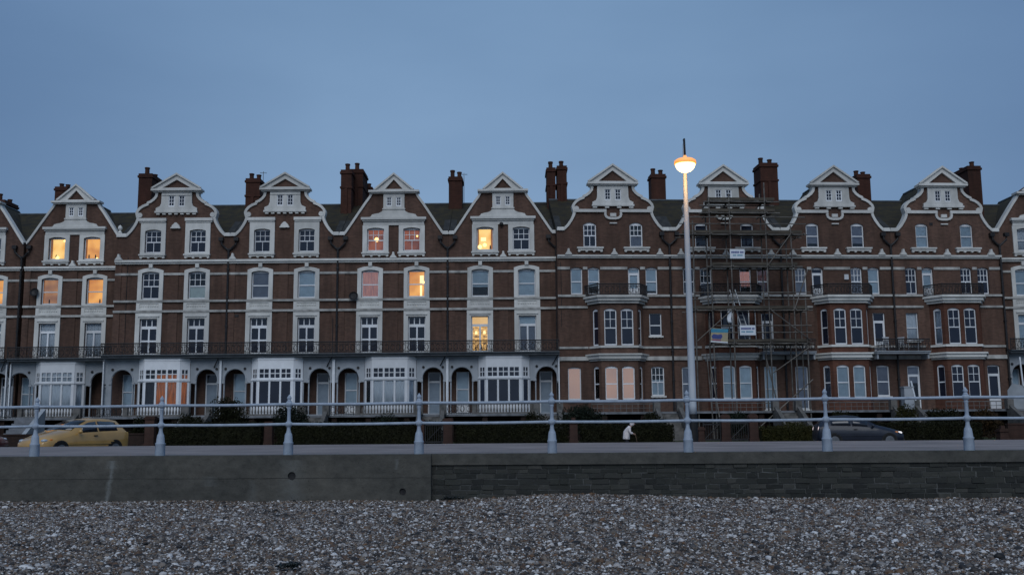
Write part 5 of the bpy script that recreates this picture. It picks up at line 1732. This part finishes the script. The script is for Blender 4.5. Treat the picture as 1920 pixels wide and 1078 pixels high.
def shingle_surface_mat():
    m, nt, b = mat('shingle bed')
    v = N(nt, 'ShaderNodeTexVoronoi'); v.inputs['Scale'].default_value = 34
    nt.links.new(coords(nt), v.inputs['Vector'])
    sp = N(nt, 'ShaderNodeSeparateColor')
    nt.links.new(v.outputs['Color'], sp.inputs[0])
    c = ramp(nt, sp.outputs[0], [(0.0, (0.02, 0.017, 0.015)), (0.45, (0.075, 0.055, 0.04)), (0.8, (0.13, 0.12, 0.11)), (1.0, (0.28, 0.28, 0.28))])
    nt.links.new(c, b.inputs['Base Color'])
    b.inputs['Roughness'].default_value = 0.8
    bump(nt, b, v.outputs['Distance'], -1.0, 0.03)
    return m
M['shingle_bed'] = shingle_surface_mat()

def pebble_mat(name, stops):
    m, nt, b = mat(name)
    oi = N(nt, 'ShaderNodeObjectInfo')
    c = ramp(nt, oi.outputs['Random'], stops)
    f = nz(nt, coords(nt), 1.7, 4)
    c = mix(nt, ramp(nt, f, [(0.4, (0, 0, 0)), (0.75, (0.45, 0.45, 0.45))]), c, (0.05, 0.045, 0.04))
    nt.links.new(c, b.inputs['Base Color'])
    b.inputs['Roughness'].default_value = 0.55
    b.inputs['Specular IOR Level'].default_value = 0.4
    return m
PS = [(0.0, (0.010, 0.010, 0.012)), (0.24, (0.028, 0.023, 0.020)), (0.38, (0.13, 0.076, 0.040)), (0.50, (0.07, 0.07, 0.073)), (0.64, (0.17, 0.135, 0.10)), (0.78, (0.17, 0.175, 0.185)), (0.89, (0.38, 0.39, 0.41)), (1.0, (0.85, 0.87, 0.90))]
M['pebble'] = pebble_mat('flint pebble', [(p_, tuple(min(0.75, k_ * v_) for k_, v_ in zip((1.22, 1.12, 1.02), c_))) for p_, c_ in PS])

def grid(name, x0, x1, y0, y1, n, m, zf, mt):
    vs, fs = [], []
    for j in range(m + 1):
        for i in range(n + 1):
            x, y = x0 + (x1 - x0) * i / n, y0 + (y1 - y0) * j / m
            if zf is None:          # the part of the beach near the camera's view, widening towards the wall
                x *= 0.56 * y + 3.2
                vs.append((x, y, beach_z(x, y)))
            else:
                vs.append((x, y, zf(x, y)))
    for j in range(m):
        for i in range(n):
            a = j * (n + 1) + i
            fs.append((a, a + 1, a + n + 2, a + n + 1))
    me = bpy.data.meshes.new(name)
    me.from_pydata(vs, [], fs)
    for p in me.polygons:
        p.use_smooth = True
    me.materials.append(M[mt])
    o = bpy.data.objects.new(name, me)
    COL.objects.link(o)
    return o
o = grid('beach', -90, 90, -25, 23, 60, 24, lambda x, y: -1.02 - (0.25 if y < 3 else 0.0), 'shingle_bed')
tag(o, kind='structure')
SH = grid('shingle', -1, 1, 6.8, 21.9, 110, 60, None, 'shingle_bed')
tag(SH, 'loose grey and brown flint shingle covering the beach in front of the sea wall', 'shingle', kind='stuff')
ng = bpy.data.node_groups.new('pebbles', 'GeometryNodeTree')
ng.interface.new_socket('Geometry', in_out='INPUT', socket_type='NodeSocketGeometry')
ng.interface.new_socket('Geometry', in_out='OUTPUT', socket_type='NodeSocketGeometry')
gi, go = ng.nodes.new('NodeGroupInput'), ng.nodes.new('NodeGroupOutput')
jn = ng.nodes.new('GeometryNodeJoinGeometry')
ng.links.new(gi.outputs[0], jn.inputs[0])
def pebble_layer(density, seed, smin, smax, flat):
    d = ng.nodes.new('GeometryNodeDistributePointsOnFaces')
    d.inputs['Density'].default_value = density
    d.inputs['Seed'].default_value = seed
    ng.links.new(gi.outputs[0], d.inputs['Mesh'])
    ic = ng.nodes.new('GeometryNodeMeshIcoSphere')
    ic.inputs['Radius'].default_value = 1.0
    ic.inputs['Subdivisions'].default_value = 3
    sp = ng.nodes.new('GeometryNodeSetPosition')
    tx = ng.nodes.new('ShaderNodeTexNoise')
    tx.inputs['Scale'].default_value = 0.9
    tx.inputs['Detail'].default_value = 1.5
    ps = ng.nodes.new('GeometryNodeInputPosition')
    va = ng.nodes.new('ShaderNodeVectorMath'); va.operation = 'ADD'
    va.inputs[1].default_value = (seed * 3.7, seed * 1.3, 0)
    ng.links.new(ps.outputs[0], va.inputs[0])
    ng.links.new(va.outputs[0], tx.inputs['Vector'])
    vs_ = ng.nodes.new('ShaderNodeVectorMath'); vs_.operation = 'SUBTRACT'
    vs_.inputs[1].default_value = (0.5, 0.5, 0.5)
    ng.links.new(tx.outputs['Color'], vs_.inputs[0])
    sc_ = ng.nodes.new('ShaderNodeVectorMath'); sc_.operation = 'SCALE'
    sc_.inputs['Scale'].default_value = 0.95
    ng.links.new(vs_.outputs[0], sc_.inputs[0])
    ng.links.new(ic.outputs['Mesh'], sp.inputs['Geometry'])
    ng.links.new(sc_.outputs[0], sp.inputs['Offset'])
    ss_ = ng.nodes.new('GeometryNodeSetShadeSmooth')
    ng.links.new(sp.outputs[0], ss_.inputs[0])
    sm_ = ng.nodes.new('GeometryNodeSetMaterial')
    sm_.inputs['Material'].default_value = M['pebble']
    ng.links.new(ss_.outputs[0], sm_.inputs[0])
    rs = ng.nodes.new('FunctionNodeRandomValue'); rs.data_type = 'FLOAT'
    rs.inputs[2].default_value = 0.0; rs.inputs[3].default_value = 1.0
    rs.inputs['Seed'].default_value = seed + 11
    pw = ng.nodes.new('ShaderNodeMath'); pw.operation = 'POWER'; pw.inputs[1].default_value = 2.2
    ng.links.new(rs.outputs[1], pw.inputs[0])
    mr = ng.nodes.new('ShaderNodeMapRange')
    mr.inputs['To Min'].default_value = smin; mr.inputs['To Max'].default_value = smax
    ng.links.new(pw.outputs[0], mr.inputs['Value'])
    rv = ng.nodes.new('FunctionNodeRandomValue'); rv.data_type = 'FLOAT_VECTOR'
    rv.inputs[0].default_value = (0.8, 0.65, flat); rv.inputs[1].default_value = (1.35, 1.0, flat + 0.25)
    rv.inputs['Seed'].default_value = seed + 23
    sv = ng.nodes.new('ShaderNodeVectorMath'); sv.operation = 'SCALE'
    ng.links.new(rv.outputs[0], sv.inputs[0]); ng.links.new(mr.outputs[0], sv.inputs['Scale'])
    rr = ng.nodes.new('FunctionNodeRandomValue'); rr.data_type = 'FLOAT_VECTOR'
    rr.inputs[0].default_value = (-0.6, -0.6, 0); rr.inputs[1].default_value = (0.6, 0.6, 6.28)
    rr.inputs['Seed'].default_value = seed + 31
    io = ng.nodes.new('GeometryNodeInstanceOnPoints')
    ng.links.new(d.outputs['Points'], io.inputs['Points'])
    ng.links.new(sm_.outputs[0], io.inputs['Instance'])
    ng.links.new(rr.outputs[0], io.inputs['Rotation'])
    ng.links.new(sv.outputs[0], io.inputs['Scale'])
    ng.links.new(io.outputs[0], jn.inputs[0])
pebble_layer(760, 1, 0.009, 0.023, 0.6)
pebble_layer(640, 2, 0.008, 0.021, 0.65)
pebble_layer(48, 3, 0.018, 0.052, 0.6)
ng.links.new(jn.outputs[0], go.inputs[0])
md = SH.modifiers.new('pebbles', 'NODES')
md.node_group = ng
sea, nt, b_ = mat('sea water')
f = nz(nt, coords(nt, (1, 2.5, 1)), 0.6, 6)
b_.inputs['Base Color'].default_value = (0.03, 0.05, 0.06, 1)
b_.inputs['Roughness'].default_value = 0.2
bump(nt, b_, f, 0.5, 0.2)
M['sea'] = sea
sheet('sea', -900, 900, -1500, -24, -1.35, 'sea')

# things lying on the shingle
def on_beach(px, py):
    Y = 8.0
    for _ in range(30):
        x, z = at(px, py, Y)
        Y += (z - beach_z(x, Y)) * 4.0
        Y = max(7.0, min(21.0, Y))
    return Vector((x, Y, beach_z(x, Y) + 0.02))
p = on_beach(1875, 1050)
b = MB().ball((0, 0, 0.02), 0.055, (1.15, 0.9, 0.8), 14)
for i, v in enumerate(b.v):
    b.v[i] = v * (1 + 0.18 * noise.noise(v * 14))
o = b.build('flint_cobble', 'car_black', smooth=True); o.location = p
tag(o, 'black rounded cobble lying on the shingle at lower right', 'stone')
M['weed'] = simple('dark seaweed', (0.008, 0.012, 0.014), (0.02, 0.03, 0.032), 9, 0.35)
for px, py, L, lb, sd_ in ((538, 1070, 0.22, 'dark seaweed clump lying on the shingle below the concrete wall, nearest the camera', 4), (850, 938, 0.5, 'thin dark strand of seaweed at the foot of the stone wall', 5)):
    p = on_beach(px, py)
    rnd = random.Random(sd_)
    b = MB()
    for k in range(16):
        x0 = rnd.uniform(-L / 2, L / 2) * 0.8
        pts = []
        an = rnd.uniform(-0.5, 0.5)
        for t in range(6):
            pts.append((x0 + (t - 2.5) * L * 0.09 * cos(an) + rnd.uniform(-.012, .012), rnd.uniform(-.05, .05) + (t - 2.5) * 0.04 * sin(an), 0.012 + rnd.uniform(0, 0.05)))
        b.tube(pts, rnd.uniform(0.005, 0.012), 5)
    o = b.build('seaweed', 'weed', smooth=True); o.location = p
    tag(o, lb, 'seaweed')
# small fittings on the fronts
def fitting(key, px, py, Y, name, m, fn):
    h = HOUSES[key]
    x, z = at(px, py, Y)
    q_ = h.matrix_basis.inverted() @ Vector((x, Y, z))
    fn(MB(Matrix.Translation((q_.x, 0, q_.z)))).build(name, m, h)
dish = lambda b: b.lathe([(0.03, 0.0), (0.22, 0.07), (0.30, 0.16), (0.29, 0.165), (0.2, 0.09), (0.02, 0.03)], (0, 0, 0), 16)
def wall_dish(b):
    b.mx = b.mx @ Matrix.Translation((0, -0.16, 0)) @ Matrix.Rotation(radians(72), 4, 'X')
    dish(b)
    b.mx = b.mx @ Matrix.Rotation(radians(-72), 4, 'X')
    return b.tube([(0, 0.16, -0.1), (0, 0.02, 0.0)], 0.03, 6)
fitting('A', 68, 550, 67.3, 'satellite_dish', 'iron', wall_dish)
fitting('D', 664, 557, 65.0, 'satellite_dish', 'iron', wall_dish)
fitting('H', 1585, 520, 65.2, 'alarm_box', 'plastic_white', lambda b: b.box(-0.14, 0.14, -0.09, -0.002, -0.17, 0.17))
fitting('E', 940, 421, 65.0, 'security_lamp', 'iron', lambda b: b.ball((0, -0.19, 0), 0.13, (1, 0.8, 1), 10))
fitting('I', 1746, 420, 65.4, 'wall_vent', 'iron', lambda b: b.box(-0.11, 0.11, -0.03, -0.002, -0.09, 0.09))
fitting('C', 444, 592, 65.0, 'wall_vent', 'iron', lambda b: b.box(-0.12, 0.12, -0.03, -0.002, -0.08, 0.08))
fitting('C', 624, 622, 65.0, 'overflow_pipe', 'iron', lambda b: b.tube([(0, -0.05, 0.9), (0, -0.05, -0.9)], 0.03, 6))
fitting('F', 1052, 560, 64.0, 'cable', 'iron', lambda b: b.tube([(0, -0.03, 2.4), (0.03, -0.03, 0.2), (0.0, -0.03, -1.8)], 0.018, 5))
fitting('B', 238, 545, 65.0, 'cable', 'iron', lambda b: b.tube([(0, -0.03, 2.2), (-0.02, -0.03, 0.2), (0.02, -0.03, -4.1)], 0.018, 5))

# ------------------------------------------------------------------ sky and light
W = bpy.data.worlds.new('World')
S.world = W
W.use_nodes = True
nt = W.node_tree
bg = nt.nodes['Background']
SUN_EL = radians(42)
sky = N(nt, 'ShaderNodeTexSky')
sky.sky_type = 'NISHITA'
sky.sun_disc = False
sky.sun_elevation = SUN_EL
sky.sun_rotation = radians(186)
tc = N(nt, 'ShaderNodeTexCoord')
sep = N(nt, 'ShaderNodeSeparateXYZ')
nt.links.new(tc.outputs['Generated'], sep.inputs[0])
# overcast dusk: pale blue cloud sheet, a little brighter above the roofs, with soft large mottling
mr = N(nt, 'ShaderNodeMapRange')
mr.inputs['From Min'].default_value = 0.0
mr.inputs['From Max'].default_value = 0.75
nt.links.new(sep.outputs['Z'], mr.inputs['Value'])
deck = ramp(nt, mr.outputs[0], [(0.0, (0.225, 0.350, 0.54)), (0.28, (0.215, 0.347, 0.545)), (0.60, (0.195, 0.328, 0.53)), (1.0, (0.15, 0.262, 0.44))])
mp = N(nt, 'ShaderNodeMapping')
mp.inputs['Scale'].default_value = (1.0, 1.0, 3.0)
nt.links.new(tc.outputs['Generated'], mp.inputs['Vector'])
cl = nz(nt, mp.outputs['Vector'], 1.6, 5, 0.5)
mott = ramp(nt, cl, [(0.3, (0.82, 0.85, 0.88)), (0.7, (1.10, 1.08, 1.06))])
deck = mix(nt, 1.0, deck, mott, 'MULTIPLY')
# lens vignetting put into the sky colour: full straight ahead, darker to both sides
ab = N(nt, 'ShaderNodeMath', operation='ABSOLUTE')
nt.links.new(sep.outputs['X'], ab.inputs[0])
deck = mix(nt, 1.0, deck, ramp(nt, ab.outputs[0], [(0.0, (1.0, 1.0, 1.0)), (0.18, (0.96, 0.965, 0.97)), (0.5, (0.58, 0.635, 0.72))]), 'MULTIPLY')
sk_ = mix(nt, 1.0, sky.outputs['Color'], (0.05, 0.05, 0.05), 'MULTIPLY')
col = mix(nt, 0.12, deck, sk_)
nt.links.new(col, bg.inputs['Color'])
bg.inputs['Strength'].default_value = 1.0

sd = bpy.data.lights.new('sun', 'SUN')
sd.energy = 1.15
sd.angle = radians(48)
sd.color = (0.96, 0.98, 1.0)
so = bpy.data.objects.new('sun', sd)
COL.objects.link(so)
so.rotation_euler = (radians(90) - SUN_EL, 0, radians(-6))
so.location = (0, -20, 30)

# ------------------------------------------------------------------ camera
cd = bpy.data.cameras.new('camera')
cd.sensor_width = 36.0
cd.lens = 36.0 * F_PX / 1920.0
cd.clip_end = 3000
co = bpy.data.objects.new('camera', cd)
COL.objects.link(co)
co.matrix_world = Matrix.Translation((0, 0, EYE)) @ Matrix.Rotation(radians(90) + PITCH, 4, 'X') @ Matrix.Rotation(-ROLL, 4, 'Z')
S.camera = co
S.render.resolution_x, S.render.resolution_y = 1024, 574
S.view_settings.view_transform = 'Standard'
S.view_settings.look = 'None'
S.view_settings.exposure = 0
S.view_settings.gamma = 1
S.cycles.max_bounces = 6
S.cycles.transparent_max_bounces = 8
